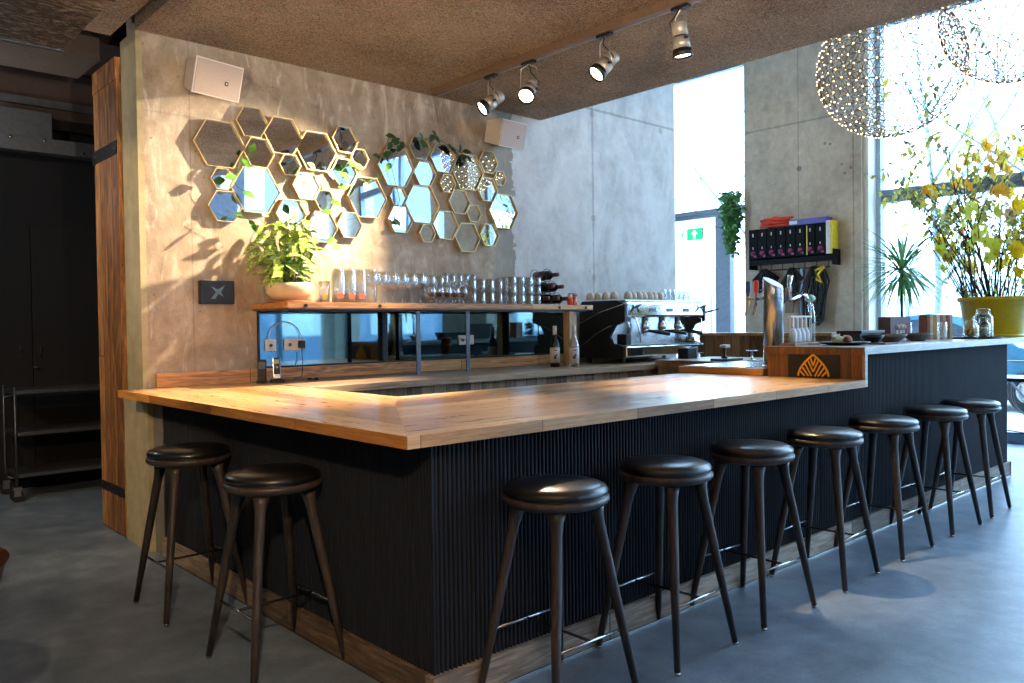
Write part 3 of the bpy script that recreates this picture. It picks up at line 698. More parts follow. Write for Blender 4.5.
# wine rack with lying bottles
rk = thing('wine_rack', 'black wire pyramid rack holding lying wine bottles at the shelf end', 'rack', (3.44, 2.92, SZ))
rk.scale = (1.18, 1, 1.18)
q = MB()
for yy in (-.07, .09):
    for (cx_, cz_) in ((-.105, .052), (0, .052), (.105, .052), (-.052, .143), (.052, .143), (0, .234)):
        q.tube([(cx_+.05*math.cos(a*PI/8), yy, cz_+.05*math.sin(a*PI/8)) for a in range(17)], .0025, 5, cap=False)
q.link('wire_rings', m_blackmetal, rk)
m_bottle = flat('dark_green_bottle_glass', '#14161a', .12, var=.2, Specular_IOR_Level=.8)
m_foil = flat('wine_red_foil', '#5a1f26', .35)
bp = [(0, .002), (.034, 0), (.0365, .004), (.0365, .17), (.033, .195), (.016, .225), (.0145, .3), (0, .3)]
bt = thing('wine_bottle', 'x', 'bottle', (0, 0, 0))
lathed('bottle_body', bp, m_bottle, bt); q = MB(); q.lathe([(.0152, .245), (.0158, .245), (.0158, .303), (0, .304)], n=16); q.link('foil', m_foil, bt)
q = MB(); q.lathe([(.0368, .05), (.037, .05), (.037, .13), (.0368, .13)], n=20); q.link('label', flat('grey_wine_label', '#4b4b50', .5), bt)
k = 0
for (cx_, cz_), lab in zip(((-.105, .052), (0, .052), (.105, .052), (-.052, .143), (.052, .143), (0, .234)),
    ('lying wine bottle, left of the bottom row in the wire rack', 'lying wine bottle, middle of the bottom row in the wire rack', 'lying wine bottle, right of the bottom row in the wire rack', 'lying wine bottle, left of the second row in the wire rack', 'lying wine bottle, right of the second row in the wire rack', 'single wine bottle on top of the wire rack')):
    loc = Vector((3.52+cx_-.045, 2.92+.10, SZ+cz_))
    o = bt if k == 0 else dup(bt, loc)
    loc = Vector((3.44+(cx_+.02)*1.18, 2.92+.10, SZ+cz_*1.18)); o.scale = (1.18, 1.18, 1.05)
    o.location = loc; o.rotation_euler = (PI/2, 0, math.radians(-5)); o['label'] = lab; o['group'] = 'wine bottles in the wire rack'; k += 1
t = thing('amber_jar', 'amber glass jar with a purple lid at the shelf end', 'jar', (3.66, 2.74, SZ))
q = MB(); q.lathe([(0, 0), (.038, 0), (.04, .01), (.045, .085), (0, .085)], n=18); q.link('jar', flat('amber_liquid', '#b5571c', .2), t)
q = MB(); q.lathe([(0, .086), (.046, .086), (.046, .108), (.03, .112), (0, .112)], n=18); q.link('lid', flat('purple_lid', '#7a6ba0', .4), t)
t = thing('small_red_jar', 'small red and cream jar between wine rack and amber jar', 'jar', (3.585, 2.70, SZ))
q = MB(); q.lathe([(0, 0), (.025, 0), (.028, .05), (.02, .062), (0, .062)], n=14); q.link('jar', m_red, t)
q = MB(); q.lathe([(0, .063), (.02, .063), (.02, .1), (0, .1)], n=14); q.link('lid', m_cream, t)

# syrup bottles on the back counter
def syrup(x, y, lab, content):
    t = thing('syrup_bottle', lab, 'bottle', (x, y, 1.0455), 0, 'syrup bottles behind the bar')
    q = MB(); q.lathe([(0, .002), (.033, 0), (.036, .005), (.036, .165), (.03, .19), (.015, .225), (.0135, .275), (0, .275)], n=20); q.link('bottle_body', content, t)
    q = MB(); q.lathe([(.0142, .24), (.0155, .24), (.0155, .305), (0, .306)], n=14); q.link('cap', m_spk, t)
    q = MB(); q.lathe([(.0364, .03), (.0369, .03), (.0369, .145), (.0364, .145)], n=24); lb = q.link('label', flat('white_bottle_label', '#cfc8c6', .6), t)
    t.scale = (1.2, 1.2, 1.2)
    q = MB(); q.ball((-.026, -.0275, .072), .011, 2, 1.2); q.ball((-.018, -.0325, .088), .008, 2); q.link('fruit_print', flat('maroon_print', '#5a2c34', .6), lb)
    q = MB(); q.box(-.012, .012, -.0009, .0, .0, .006); o = q.link('name_print', m_dark, lb); o.location = (-.022, -.0305, .122); o.rotation_euler = (0, 0, math.radians(-38))
syrup(3.36, 2.68, 'dark syrup bottle with white label, the left one beside the oak post', flat('dark_syrup', '#1a0f12', .12))
syrup(3.47, 2.55, 'clear syrup bottle with white label in front of the oak post', glass('clear_syrup', (.75, .72, .7, 1), .12, .6))
tag(MB().box(-.03, .03, -.02, .02, 0, .07, .002).link('wooden_block', m_post, None, (3.46, 2.76, 1.0455)), 'small light wooden block between the two syrup bottles', 'block')

# ------------------------------------------------------------------ espresso machine
em = thing('espresso_machine', 'black and chrome three-group espresso machine on the back counter', 'coffee machine', (4.09, 2.5, 1.0455))
W = 1.31
def side(x0, x1):
    q = MB(); pr_ = [(.0, .05), (.0, .16), (.14, .20), (.17, .26), (.10, .36), (-.02, .40), (-.02, .555), (.08, .60), (.52, .60), (.56, .54), (.56, .05)]
    q.poly([(x0, y, z) for y, z in pr_], (x1-x0, 0, 0)); return q
side(0, .03).link('side_panel', m_dark, em); side(W-.03, W).link('side_panel', m_dark, em)
for zz0, zz1, y0, y1 in ((.38, .56, .56, .0), (.14, .36, .56, .14)):
    q = MB(); q.tube([(-.004, y0, zz0), (-.004, (y0+y1)/2, zz0+(zz1-zz0)*.62), (-.004, y1+.04, zz1-.01), (-.004, y1, zz1)], .004, 6); q.link('chrome_line', m_chrome, em)
q = MB(); q.box(.031, W-.031, .18, .55, .06, .56, .01); q.link('body', m_steel, em)
q = MB(); q.box(.031, W-.031, -.02, .2, .44, .585, .02); q.link('upper_front', m_chrome, em)
q = MB(); q.box(.031, W-.031, .0, .54, .586, .602, .004); q.link('cup_tray', m_steel, em)
q = MB(); q.box(.031, W-.031, -.02, .19, .06, .165, .012); q.link('drip_tray', m_chrome, em)
q = MB(); q.box(.04, W-.04, -.01, .17, .166, .172); q.link('drip_grate', m_greymetal, em)
for k in range(3):
    x = .42+k*.27
    q = MB(); q.lathe([(0, .0), (.036, 0), (.04, .01), (.04, .05), (.03, .07), (.03, .13), (0, .13)], (x, .08, .32), 20); q.link('group_head', m_chrome, em)
    q = MB(); q.lathe([(0, -.035), (.028, -.03), (.034, -.02), (.036, -.001), (0, -.001)], (x, .08, .32), 20); q.tube([(x-.012, .08, .285), (x-.02, .08, .262)], .006, 6); q.tube([(x+.012, .08, .285), (x+.02, .08, .262)], .006, 6)
    pf = q.link('portafilter', m_steel, em)
    q = MB(); q.tube([(x+.01, .045, .305), (x+.06, -.03, .295), (x+.13, -.13, .272)], [.011, .021, .018], 10); q.link('handle', m_dark, pf)
    q = MB(); q.box(x-.05, x+.05, -.026, -.0205, .49, .525, .002); q.link('control_panel', m_greymetal, em)
for x, sx in ((.16, 1), (W-.10, -1)):
    q = MB(); q.tube([(x, .05, .46), (x, -.03, .42), (x+.02*sx, -.05, .3), (x+.05*sx, -.04, .2)], .007, 8); q.link('steam_wand', m_chrome, em)
    q = MB(); q.tube([(x-.02, -.03, .53), (x+.03, -.075, .56)], [.011, .007], 8); q.tube([(x+.0, -.04, .53), (x-.02, -.07, .49)], [.009, .006], 8); q.link('steam_lever', m_dark, em)
q = MB(); q.tube([(.07, .05, .43), (.07, -.01, .38), (.075, -.01, .28)], .008, 8); q.link('hot_water_spout', m_chrome, em)
q = MB(); q.box(.045, .12, .0, .12, .175, .28, .01); q.link('milk_cooler', m_dark, em)
for x in (.06, W-.06):
    for y in (.05, .48):
        q = MB(); q.lathe([(0, 0), (.022, 0), (.024, .006), (.018, .05), (0, .05)], (x, y, 0), 14); q.link('foot', m_chrome if x > 1 else m_dark, em)
q = MB()
for y in (.02, .52): q.tube([(.9, y, .60), (.9, y, .70), (W+.02, y, .70), (W+.02, y, .60)], .003, 6)
for z in (.65, .70): q.tube([(W+.02, .02, z), (W+.02, .52, z)], .003, 6)
q.link('cup_rail', m_chrome, em)
q = MB(); q.tube([(W+.002, .1, .5), (W+.05, .1, .5)], .012, 8); q.tube([(W+.05, .1, .47), (W+.05, -.05, .5), (W+.1, -.12, .52)], [.012, .01, .006], 8); q.link('side_lever', m_dark, em)
mt_ = thing('milk_pitcher', 'steel milk pitcher standing on the drip tray at the right of the machine', 'pitcher', (5.30, 2.60, 1.23))
q = MB(); q.lathe([(0, 0), (.04, 0), (.042, .01), (.036, .07), (.033, .1), (.0315, .1), (.034, .07), (0, .01)], n=18); q.link('body', m_chrome, mt_)
q = MB(); q.tube([(.036, 0, .08), (.06, 0, .075), (.06, 0, .03), (.04, 0, .025)], .004, 6); q.link('handle', m_chrome, mt_)
# cups on top
cup = thing('coffee_cup', 'upturned cream coffee cup in the front row on the espresso machine', 'cup', (0, 0, 0), 0, 'upturned cream cups on the espresso machine')
q = MB(); q.lathe([(.042, 0), (.043, .002), (.04, .04), (.028, .062), (.018, .066), (.018, .071), (0, .071)], n=22); q.link('cup_body', m_cup, cup)
q = MB(); q.tube([(.04, 0, .018), (.058, 0, .02), (.06, 0, .04), (.036, 0, .046)], .0042, 6); q.link('handle', m_cup, cup)
cp = [(4.14+.088*k, 2.57, 1.662) for k in range(9)]+[(3.98+.09*k, 2.98, 1.662) for k in range(0)]
cp = [(4.16, 2.97), (4.16, 2.87), (4.16, 2.77), (4.165, 2.67)]+[(4.25+.082*k, 2.57+.01*(k % 2)) for k in range(7)]
for k, (x, y) in enumerate(cp):
    if k == 0: cup.location = (x, y, 1.6605)
    else: dup(cup, (x, y, 1.6605), rnd.uniform(-.6, .6))
glassware('latte_glass', 'clear upturned latte glass at the right of the machine top', 'glass', [(0, .105), (.026, .105), (.03, .09), (.036, 0), (.0345, 0), (.028, .09), (0, .096)],
          [(4.84+.078*k, 2.60, 1.6605) for k in range(6)], 'latte glasses on the espresso machine')

# small gear right of the machine
t = thing('knock_box', 'black steel knock box with a bright rim beside the espresso machine', 'box', (4.62, 2.16, 1.085))
q = MB(); q.box(-.07, .07, -.06, .06, 0, .10, .006); q.link('box', m_dark, t)
q = MB(); q.box(.071, .085, -.062, .062, 0, .11, .003); q.tube([(-.072, 0, .105), (.07, 0, .105)], .008, 8); q.link('bar', m_steel, t)
t = thing('tamping_stand', 'tamper with black handle and white top on its stand by the plank cupboard', 'tamper', (4.42, 1.62, 1.086))
q = MB(); q.box(-.12, .14, -.1, .07, 0, .02, .004); q.link('mat', m_dark, t)
q = MB(); q.lathe([(0, .02), (.03, .02), (.03, .035), (.01, .045), (.016, .09), (.012, .11), (0, .11)], n=16); q.link('tamper', m_dark, t)
q = MB(); q.box(-.035, .04, -.035, .03, .112, .14, .006); q.link('top_plate', m_white, t)
t = thing('portafilter_holder', 'small chrome holder plate right of the tamper', 'holder', (4.55, 1.43, 1.086))
q = MB(); q.lathe([(0, 0), (.05, 0), (.055, .004), (.012, .01), (.01, .08), (.05, .085), (.05, .09), (0, .09)], n=20); q.link('body', m_chrome, t)
t = thing('ring_stand', 'low steel ring stand at the right end beside the tamper', 'stand', (4.5, 1.22, 1.089))
q = MB(); q.tube([(.045*math.cos(a*PI/8), .045*math.sin(a*PI/8), .025) for a in range(17)], .005, 6, cap=False); q.lathe([(0, 0), (.04, 0), (.035, .012), (0, .014)], n=18); q.link('body', m_steel, t)

# beer tower
t = thing('beer_tower', 'slanted-top polished steel beer tower with two taps', 'beer tap', (3.60, .675, 1.094))
q = MB(); n = 40; R_ = .071; lo = []; hi = []
for k in range(n):
    a = 2*PI*k/n; x, y = R_*math.cos(a), R_*math.sin(a)
    h = .615+ (-x*.0+ y*.6)   # higher at the tap side
    lo.append(q.bm.verts.new((x, y, 0))); hi.append(q.bm.verts.new((x, y, h)))
for k in range(n):
    f = q.bm.faces.new((lo[k], lo[(k+1) % n], hi[(k+1) % n], hi[k])); f.smooth = True
q.bm.faces.new(lo); q.link('column', m_steel, t)
q = MB(); q.poly([(R_*.97*math.cos(2*PI*k/n), R_*.97*math.sin(2*PI*k/n), .617+R_*.97*math.sin(2*PI*k/n)*.6) for k in range(n)], (0, 0, -.01)); q.link('slanted_cap', flat('pale_cap', '#d5d8da', .3, .3), t)
q = MB(); q.lathe([(0, 0), (.085, 0), (.085, .008), (.073, .012), (0, .012)], n=32); q.link('foot_flange', m_steel, t)
for k, (x, col) in enumerate(((-.03, m_red), (-.0, flat('blue_tap_handle', '#223f73', .3)))):
    y = .10+k*.085
    q = MB(); q.tube([(x, .06, .50), (x, y+.02, .50)], .012, 10); q.tube([(x, y+.02, .52), (x, y+.02, .46), (x-.01, y+.04, .38)], [.012, .011, .006], 8); tp = q.link('tap', m_brass if k else m_steel, t)
    q = MB(); q.lathe([(0, 0), (.007, 0), (.008, .02), (.017, .04), (.02, .10), (.014, .115), (0, .117)], (x, y+.02, .52), 14); q.link('tap_handle', col, tp)

# rack with pourer bottles, faucet, pots behind raised counter
t = thing('bottle_caddy', 'white wire caddy on a wood base holding four squeeze bottles', 'caddy', (3.67, .50, 1.251))
q = MB(); q.box(-.19, .17, -.06, .06, 0, .02, .002); q.link('wood_base', m_post, t)
q = MB(); q.box(-.16, .14, -.012, .012, .2, .212, .002); q.tube([(-.15, 0, .02), (-.15, 0, .2)], .004, 6); q.tube([(.135, 0, .02), (.135, 0, .2)], .004, 6); q.link('wire_frame', m_white, t)
sb = thing('squeeze_bottle', 'clear white squeeze bottle hanging neck-up in the caddy', 'bottle', (3.56, .50, 1.272), 0, 'squeeze bottles in the white caddy')
m_frost = flat('milky_plastic', '#d5dde2', .35, var=.03)
q = MB(); q.lathe([(0, 0), (.026, 0), (.029, .006), (.029, .055), (.022, .085), (.009, .105), (0, .105)], n=16); q.link('body', m_frost, sb)
q = MB(); q.lathe([(.009, .105), (.011, .105), (.009, .12), (.0085, .19), (0, .19)], n=12); q.link('neck', m_white, sb)
for k in range(1, 4): dup(sb, (3.56+k*.062, .50, 1.272))
t = thing('rinser_faucet', 'curved clear and chrome faucet with a pale green cap behind the squeeze bottles', 'faucet', (3.93, .56, 1.251))
q = MB(); q.tube([(0, 0, 0), (0, 0, .26), (-.02, 0, .33), (-.08, 0, .37), (-.16, 0, .36), (-.26, 0, .33), (-.30, 0, .33)], .011, 10); q.tube([(-.30, 0, .33), (-.31, 0, .44), (-.29, 0, .50)], [.011, .014, .02], 10); q.link('pipe', m_chrome, t)
q = MB(); q.tube([(.0, 0, .30), (.03, 0, .2), (.03, 0, .0)], .02, 12); q.link('clear_tube', m_glass, t)
q = MB(); q.ball((.0, 0, .34), .038, 2, .8); q.link('green_cap', flat('pale_green_cap', '#a9cdb4', .35), t)
t = thing('terracotta_pot', 'terracotta pot standing behind the beer tower, lower of two', 'pot', (4.16, .9, 1.095), 0, 'terracotta pots by the beer tower')
q = MB(); q.lathe([(0, 0), (.05, 0), (.062, .09), (.068, .09), (.068, .12), (.058, .12), (.045, .01), (0, .01)], n=20); q.link('pot', m_terra, t)
dup(t, (4.16, .9, 1.17), 0, 'terracotta pot stacked inside another behind the beer tower, upper of two')
# ------------------------------------------------------------------ things on the raised counter
RZ = 1.2505
t = thing('serving_plate', 'dark round plate with snacks at the left end of the raised counter', 'plate', (3.80, .24, RZ))
q = MB(); q.lathe([(0, .004), (.09, 0), (.16, .012), (.175, .022), (.165, .024), (.09, .012), (0, .012)], n=36); q.link('plate', m_dark, t)
for nm, lab, pts, col in (('bread_roll', 'pale green-white wrap at the left of the snack plate', [(-.12, .02), (-.03, .0)], '#b9c08e'), ('snack_roll', 'reddish brown wrap in the middle of the snack plate', [(-.06, -.04), (.04, -.02)], '#8a4a34'), ('bread_slice', 'golden bread piece at the right of the snack plate', [(.03, .03), (.12, .02)], '#c79b5b'), ('snack_roll', 'cream wrap leaning at the back of the snack plate', [(-.02, .06), (.07, .08)], '#c7b28c')):
    q = MB(); a, c = pts; q.tube([(a[0], a[1], 0), ((a[0]+c[0])/2, (a[1]+c[1])/2, .006), (c[0], c[1], 0)], [.02, .03, .02], 10)
    tag(q.link(nm, flat('food_'+col[1:], col, .7, var=.4, sc_=50), None, (3.80, .24, RZ+.036)), lab, 'food', 'food on the dark plate')
t = thing('serving_board', 'small brown wooden board with dark lower plate at the counter edge by the bowl', 'board', (4.12, .10, RZ))
q = MB(); q.box(-.12, .10, -.06, .06, 0, .01, .002); q.link('board', flat('brown_board', '#4a3426', .6), t)
def bowl(lab, x, y, R, H, mat):
    t = thing('bowl', lab, 'bowl', (x, y, RZ)); q = MB()
    q.lathe([(0, .0), (R*.45, 0), (R*.48, .006), (R*.85, H*.6), (R, H), (R*.96, H), (R*.8, H*.6), (R*.42, .014), (0, .012)], n=32); q.link('body', mat, t); return t
bowl('small black bowl beside the snack plate', 4.20, .22, .085, .065, m_dark)
m_gb = flat('grey_stoneware', '#66625e', .5)
bowl('grey stoneware bowl, left of two in front of the menu box', 4.62, .26, .12, .065, m_gb)
bowl('grey stoneware bowl, right of two before the striped box', 5.08, .24, .12, .065, m_gb)
t = thing('serving_tray', 'black low tray box behind the small black bowl', 'tray', (4.50, .48, RZ))
q = MB(); q.box(-.12, .30, -.10, .10, .07, .095, .004); q.box(-.10, .28, -.08, .08, 0, .07, .004); q.link('tray', m_dark, t)
t = thing('menu_box', 'purple-brown cardboard box with small pale and red figures, behind the grey bowls', 'box', (5.08, .42, RZ))
q = MB(); q.box(-.2, .2, -.05, .05, 0, .20, .002); q.link('box', flat('purple_brown_card', '#5d4a4d', .7, var=.2, sc_=6), t)
q = MB()
for x in (-.07, .0, .055): q.ball((x, -.051, .115), .022, 2, 1.2); q.box(x-.02, x+.02, -.0515, -.0505, .06, .10)
q.link('pale_figures', flat('pale_print', '#b8b0aa', .7), t)
q = MB(); q.box(.1, .16, -.0515, -.0505, .06, .15, .0); q.link('red_print', flat('dark_red_print', '#7c2430', .7), t)
q = MB(); q.box(-.04, .10, -.0525, -.0515, .0, .06); q.link('white_strip', m_white, t)
glassware('counter_glass', 'clear glass with stirrers between the grey bowls and the striped box', 'glass', [(0, 0), (.035, 0), (.038, .15), (.0365, .15), (.032, .01), (0, .01)], [(5.25, .42, RZ), (5.36, .43, RZ), (5.5, .2, RZ)], 'clear glasses beside the striped box')
t = thing('striped_box', 'box of wooden slats striped brown, ochre and white beside the grey bowl', 'box', (5.80, .36, RZ), math.radians(-28))
t.scale = (.72, .72, 1)
cols = ['#8a4f38', '#c9b79a', '#b98a3a', '#d8d2c6', '#8c5b4a', '#b9906a', '#7b5a4a', '#c4a98c']
for k, c in enumerate(cols):
    q = MB(); q.box(-.19+.047*k, -.147+.047*k, -.07, .07, 0, .215, .003); q.link('slat', flat('slat_'+c[1:], c, .6), t)
t = thing('round_serving_tray', 'black round tray under the glass jars beside the yellow pot', 'tray', (6.12, .16, RZ))
q = MB(); q.lathe([(0, 0), (.21, 0), (.23, .012), (.22, .016), (.2, .008), (0, .008)], n=40); q.link('tray', m_dark, t)
m_jar = glass('thin_jar_glass', (.97, .99, .98, 1), .03, .35)
def jar(x, y, lab, R, H, content, fill=.7):
    t = thing('glass_jar', lab, 'jar', (x, y, RZ+.0085))
    q = MB(); q.lathe([(0, 0), (R, 0), (R*1.03, .01), (R*1.03, H*.8), (R*.7, H*.92), (R*.72, H), (R*.66, H), (R*.64, H*.92), (R*.97, H*.78), (R*.97, .01), (0, .008)], n=22); q.link('glass_body', m_jar, t)
    q = MB()
    for k in range(60):
        a = rnd.uniform(0, 6.28); r = R*.68*math.sqrt(rnd.random()); q.ball((r*math.cos(a), r*math.sin(a), .025+rnd.random()*H*fill*.8), R*.24, 1)
    q.link('contents', content, t)
    q = MB(); q.lathe([(0, H+.001), (R*.75, H+.001), (R*.75, H+.02), (R*.2, H+.03), (0, H+.03)], n=18); q.link('lid', m_jar, t)
jar(5.99, .14, 'glass jar with orange-brown sweets on the black tray', .062, .13, flat('amber_sweets', '#b98a3c', .5, var=.4), .5)
jar(6.12, .08, 'small glass jar with pale contents in the middle of the black tray', .052, .15, flat('pale_sweets', '#a9a78f', .5, var=.4), .5)
jar(6.27, .13, 'glass jar filled with green leaves, the tallest on the black tray', .078, .23, m_dkleaf, .95)

# big yellow pot with the bouquet
FX, FY = 7.02, .27
t = thing('flower_arrangement', 'huge bouquet of yellow and pink blossoms and twigs in a yellow pot', 'flower arrangement', (FX, FY, RZ))
def pot_prof(R, H): return [(0, 0), (R*.78, 0), (R*.8, .01), (R*.96, H-.04), (R*1.02, H-.04), (R*1.03, H), (R*.97, H), (R*.93, H-.05), (R*.78, .02), (0, .02)]
m_ypot = flat('glossy_yellow_pot', '#c9a90c', .3, var=.06)
q = MB(); q.lathe(pot_prof(.31, .385), n=48); q.link('pot', m_ypot, t)
q = MB(); q.lathe([(0, .31), (.27, .31)], n=24); q.link('soil', m_soil, t)
q = MB(); q.lathe([(.23, -.0), (.25, .0), (.26, .02), (.235, .03)], n=40); q.link('saucer_rim', m_ypot, t)
m_twig = flat('dark_twig', '#2f2622', .7)
R2 = random.Random(21)
tips = []
q = MB(); ql = MB(); qd = MB()
def twig(p0, d, L, r, lvl):
    pts = [Vector(p0)]; d = Vector(d).normalized(); n = 6
    for k in range(n):
        d = (d+Vector((R2.uniform(-.13, .13), R2.uniform(-.13, .13), R2.uniform(-.06, .08)))).normalized()
        pts.append(pts[-1]+d*L/n)
    q.tube(pts, [r*(1-.75*k/n) for k in range(n+1)], 5)
    if lvl < 2:
        for k in (3, 4, 5, 6):
            if R2.random() < .75:
                dd = (d+Vector((R2.uniform(-.8, .8), R2.uniform(-.7, .7), R2.uniform(-.3, .6)))).normalized()
                twig(pts[k], dd, L*.4, r*.5, lvl+1)
    tips.append((pts[-1], d))
    if lvl: tips.append((pts[3], d))
for k in range(34):
    a = R2.uniform(0, 2*PI); rr = .20*math.sqrt(R2.random())
    lean = Vector((math.cos(a), math.sin(a)*.8, 0))*R2.uniform(.05, .75)
    # shape: wide to the left, tall in the middle
    twig((rr*math.cos(a), rr*math.sin(a), .2), lean+Vector((-.06, 0, 1)), R2.uniform(.55, 1.25), .007, 0)
for dx, dz, L in ((-.62, 1, 1.75), (-.35, 1, 1.75), (-.9, 1, 1.55), (-1.0, .75, 1.4), (.1, 1, 1.45), (-.15, 1, 1.5)):
    twig((-.05, 0, .2), (dx, R2.uniform(-.2, .1), dz), L*.92, .008, 0)
br = q.link('twigs', m_twig, t)
# foliage
for p, d in tips:
    if R2.random() < .5:
        for k in range(R2.choice((2, 3, 4))):
            dd = Vector((R2.uniform(-1, 1), R2.uniform(-1, .6), R2.uniform(-.8, .8)))
            (ql if R2.random() < .6 else qd).leaf(p+Vector((R2.uniform(-.03, .03),)*3), dd, (0, -.5, 1), R2.uniform(.05, .09), R2.uniform(.025, .04), .2, .3)
for k in range(800):
    a = R2.uniform(0, 2*PI); rr = .52*math.sqrt(R2.random()); z = .3+R2.random()**1.15*.72
    p = Vector((rr*math.cos(a)*(0.55+z*.45), rr*math.sin(a)*.7, z))
    dd = Vector((R2.uniform(-1, 1), R2.uniform(-1, .5), R2.uniform(-.8, .8)))
    (qd if R2.random() < .45 else ql).leaf(p, dd, (0, -.5, 1), R2.uniform(.03, .06), R2.uniform(.015, .025), .2, .3)
ql.link('yellow_green_leaves', petal('yellow_green_leaf', '#d6cf58', .25, .55), t); qd.link('dark_leaves', petal('grey_green_leaf', '#8f9560', .35, .4), t)
q = MB()
for p in ((-.22, -.25, .40), (-.02, -.32, .42), (.12, -.36, .36), (.2, -.36, .52), (.05, -.34, .28), (.28, -.3, .62), (.32, -.28, .45), (.18, -.3, .7)):
    q.leaf(p, (R2.uniform(-.6, .6), -.6, R2.uniform(-.3, .3)), (0, -.7, .7), .2, .17, .1, .35, True)
q.link('maple_leaves', petal('bright_green_leaf', '#a5c84a', .2, .45), t)
m_yb = petal('yellow_petal', '#f5d92a', .1); m_ob = petal('orange_yellow_petal', '#efb52a', .12); m_pk = petal('pink_petal', '#e89aa6', .15); m_lb = petal('lime_yellow_petal', '#dfe04a', .12)
def blossom(p, R, mat, nm='blossom', lab=None, lay=1, pet=5):
    R *= 1.02
    q = MB()
    n = Vector((R2.uniform(-.6, .3), -1, R2.uniform(-.2, .5))).normalized(); u = n.cross(Vector((0, 0, 1))).normalized(); v = u.cross(n)
    for L in range(lay):
        for k in range(pet):
            a = 2*PI*(k+.5*L)/pet+p[0]*9
            d = (u*math.cos(a)+v*math.sin(a))*(1-.22*L)+n*(.25+.35*L)
            q.leaf(Vector(p), d, n, R*(1-.18*L), R*.75, .25, -.15)
    q.ball(Vector(p)+n*.006, R*.16, 1)
    o = q.link(nm, mat, t)
    if lab: o['label'] = lab
Y_ = ['yellow blossom']
for p, R in (((-.32, -.12, 1.38), .07), ((-.24, -.12, 1.42), .075), ((-.26, -.14, 1.32), .07), ((-.20, -.1, 1.34), .06), ((-.50, -.1, 1.30), .05), ((-.42, -.1, 1.26), .05), ((-.36, -.15, 1.13), .09), ((-.26, -.15, 1.13), .085), ((-.46, -.14, 1.12), .07), ((-.12, -.1, 1.16), .055)):
    blossom(p, R, m_ob, lab='orange-yellow blossom near the top of the bouquet')
for p, R in (((-.95, -.1, .92), .085), ((-1.02, -.1, .84), .075), ((-.84, -.12, .95), .07), ((-.80, -.12, .76), .08), ((-.66, -.14, .72), .07), ((-.86, -.1, .68), .06), ((-.62, -.14, .60), .07), ((-.48, -.15, .96), .07), ((-.55, -.1, .82), .06)):
    blossom(p, R, m_lb, lab='lime-yellow blossom on the left side of the bouquet')
for p, R in (((-.08, -.30, .66), .12), ((.14, -.36, .53), .13), ((.06, -.25, .99), .09), ((.16, -.25, .95), .10), ((-.10, -.2, 1.06), .06), ((.3, -.25, .86), .10), ((-.36, -.25, .48), .07), ((.42, -.2, 1.0), .09), ((.5, -.2, .7), .1)):
    blossom(p, R, m_yb, lab='large bright yellow blossom', lay=2)
for p, R in (((.10, -.30, .84), .09), ((.20, -.3, .78), .085), ((.16, -.3, .72), .08), ((.30, -.3, 1.04), .09), ((.28, -.28, .74), .075), ((.38, -.26, .92), .08)):
    blossom(p, R, m_pk, lab='ruffled pink blossom', lay=3, pet=8)
for k in range(84):
    z = R2.uniform(.5, 1.55); a = R2.uniform(0, 2*PI); rm = .26+.62*min(1, (z-.3)/.7) if z < 1.05 else .88-(z-1.05)*1.0
    r = rm*math.sqrt(R2.uniform(.2, 1)); x, y = r*math.cos(a), r*math.sin(a)*.85; lf = -.74*x+.67*y
    if z > 1.12: blossom((x, y, z), R2.uniform(.06, .085), m_ob if R2.random() < .6 else m_yb, lab='orange-yellow blossom near the top of the bouquet')
    elif lf > .25: blossom((x, y, z), R2.uniform(.06, .085), m_lb, lab='lime-yellow blossom on the left side of the bouquet')
    elif lf < -.1 and R2.random() < .6: blossom((x, y, z), R2.uniform(.08, .1), m_pk, lab='ruffled pink blossom', lay=3, pet=8)
    else: blossom((x, y, z), R2.uniform(.07, .1), m_yb, lab='large bright yellow blossom', lay=2)
q = MB()
for k in range(260):
    p = Vector((R2.gauss(-.06, .12), R2.uniform(-.28, 0), R2.uniform(.72, 1.16))); dd = (R2.uniform(-.5, .5), -.3, R2.uniform(.2, 1)); q.leaf(p, dd, (0, -1, .2), .045, .014, .1, .1)
l = q.link('rusty_dried_flowers', petal('rusty_dried_petals', '#b07a62', .35, .4), t); l['kind'] = 'stuff'

for c_ in t.children:
    if c_.name.split('.')[0] not in ('pot', 'soil', 'saucer_rim'): c_.scale = (1.22, 1.22, 1.16); c_.location = (0, 0, .03)
# palm plant behind
t = thing('dracaena_plant', 'spiky dragon tree in a dark pot behind the bar by the window', 'plant', (7.42, 1.30, 0))
q = MB(); q.lathe([(0, 0), (.2, 0), (.24, .4), (.22, .4), (0, .36)], n=28); q.link('pot', m_dark, t)
q = MB(); q.tube([(0, 0, .36), (.02, 0, 1.0), (-.02, 0, 1.5), (.0, 0, 1.93)], [.022, .018, .016, .014], 8); q.link('trunk', m_stem, t)
q = MB()
for k in range(150):
    a = R2.uniform(0, 2*PI); el = R2.uniform(-.55, 1.2)
    q.leaf((0, 0, 1.93+R2.uniform(-.05, .12)), (math.cos(a)*math.cos(el), math.sin(a)*math.cos(el), math.sin(el)), (0, 0, 1), R2.uniform(.42, .66), .03, .2, .45)
q.link('leaves', petal('dracaena_green', '#5d8a52', .3, .3), t)

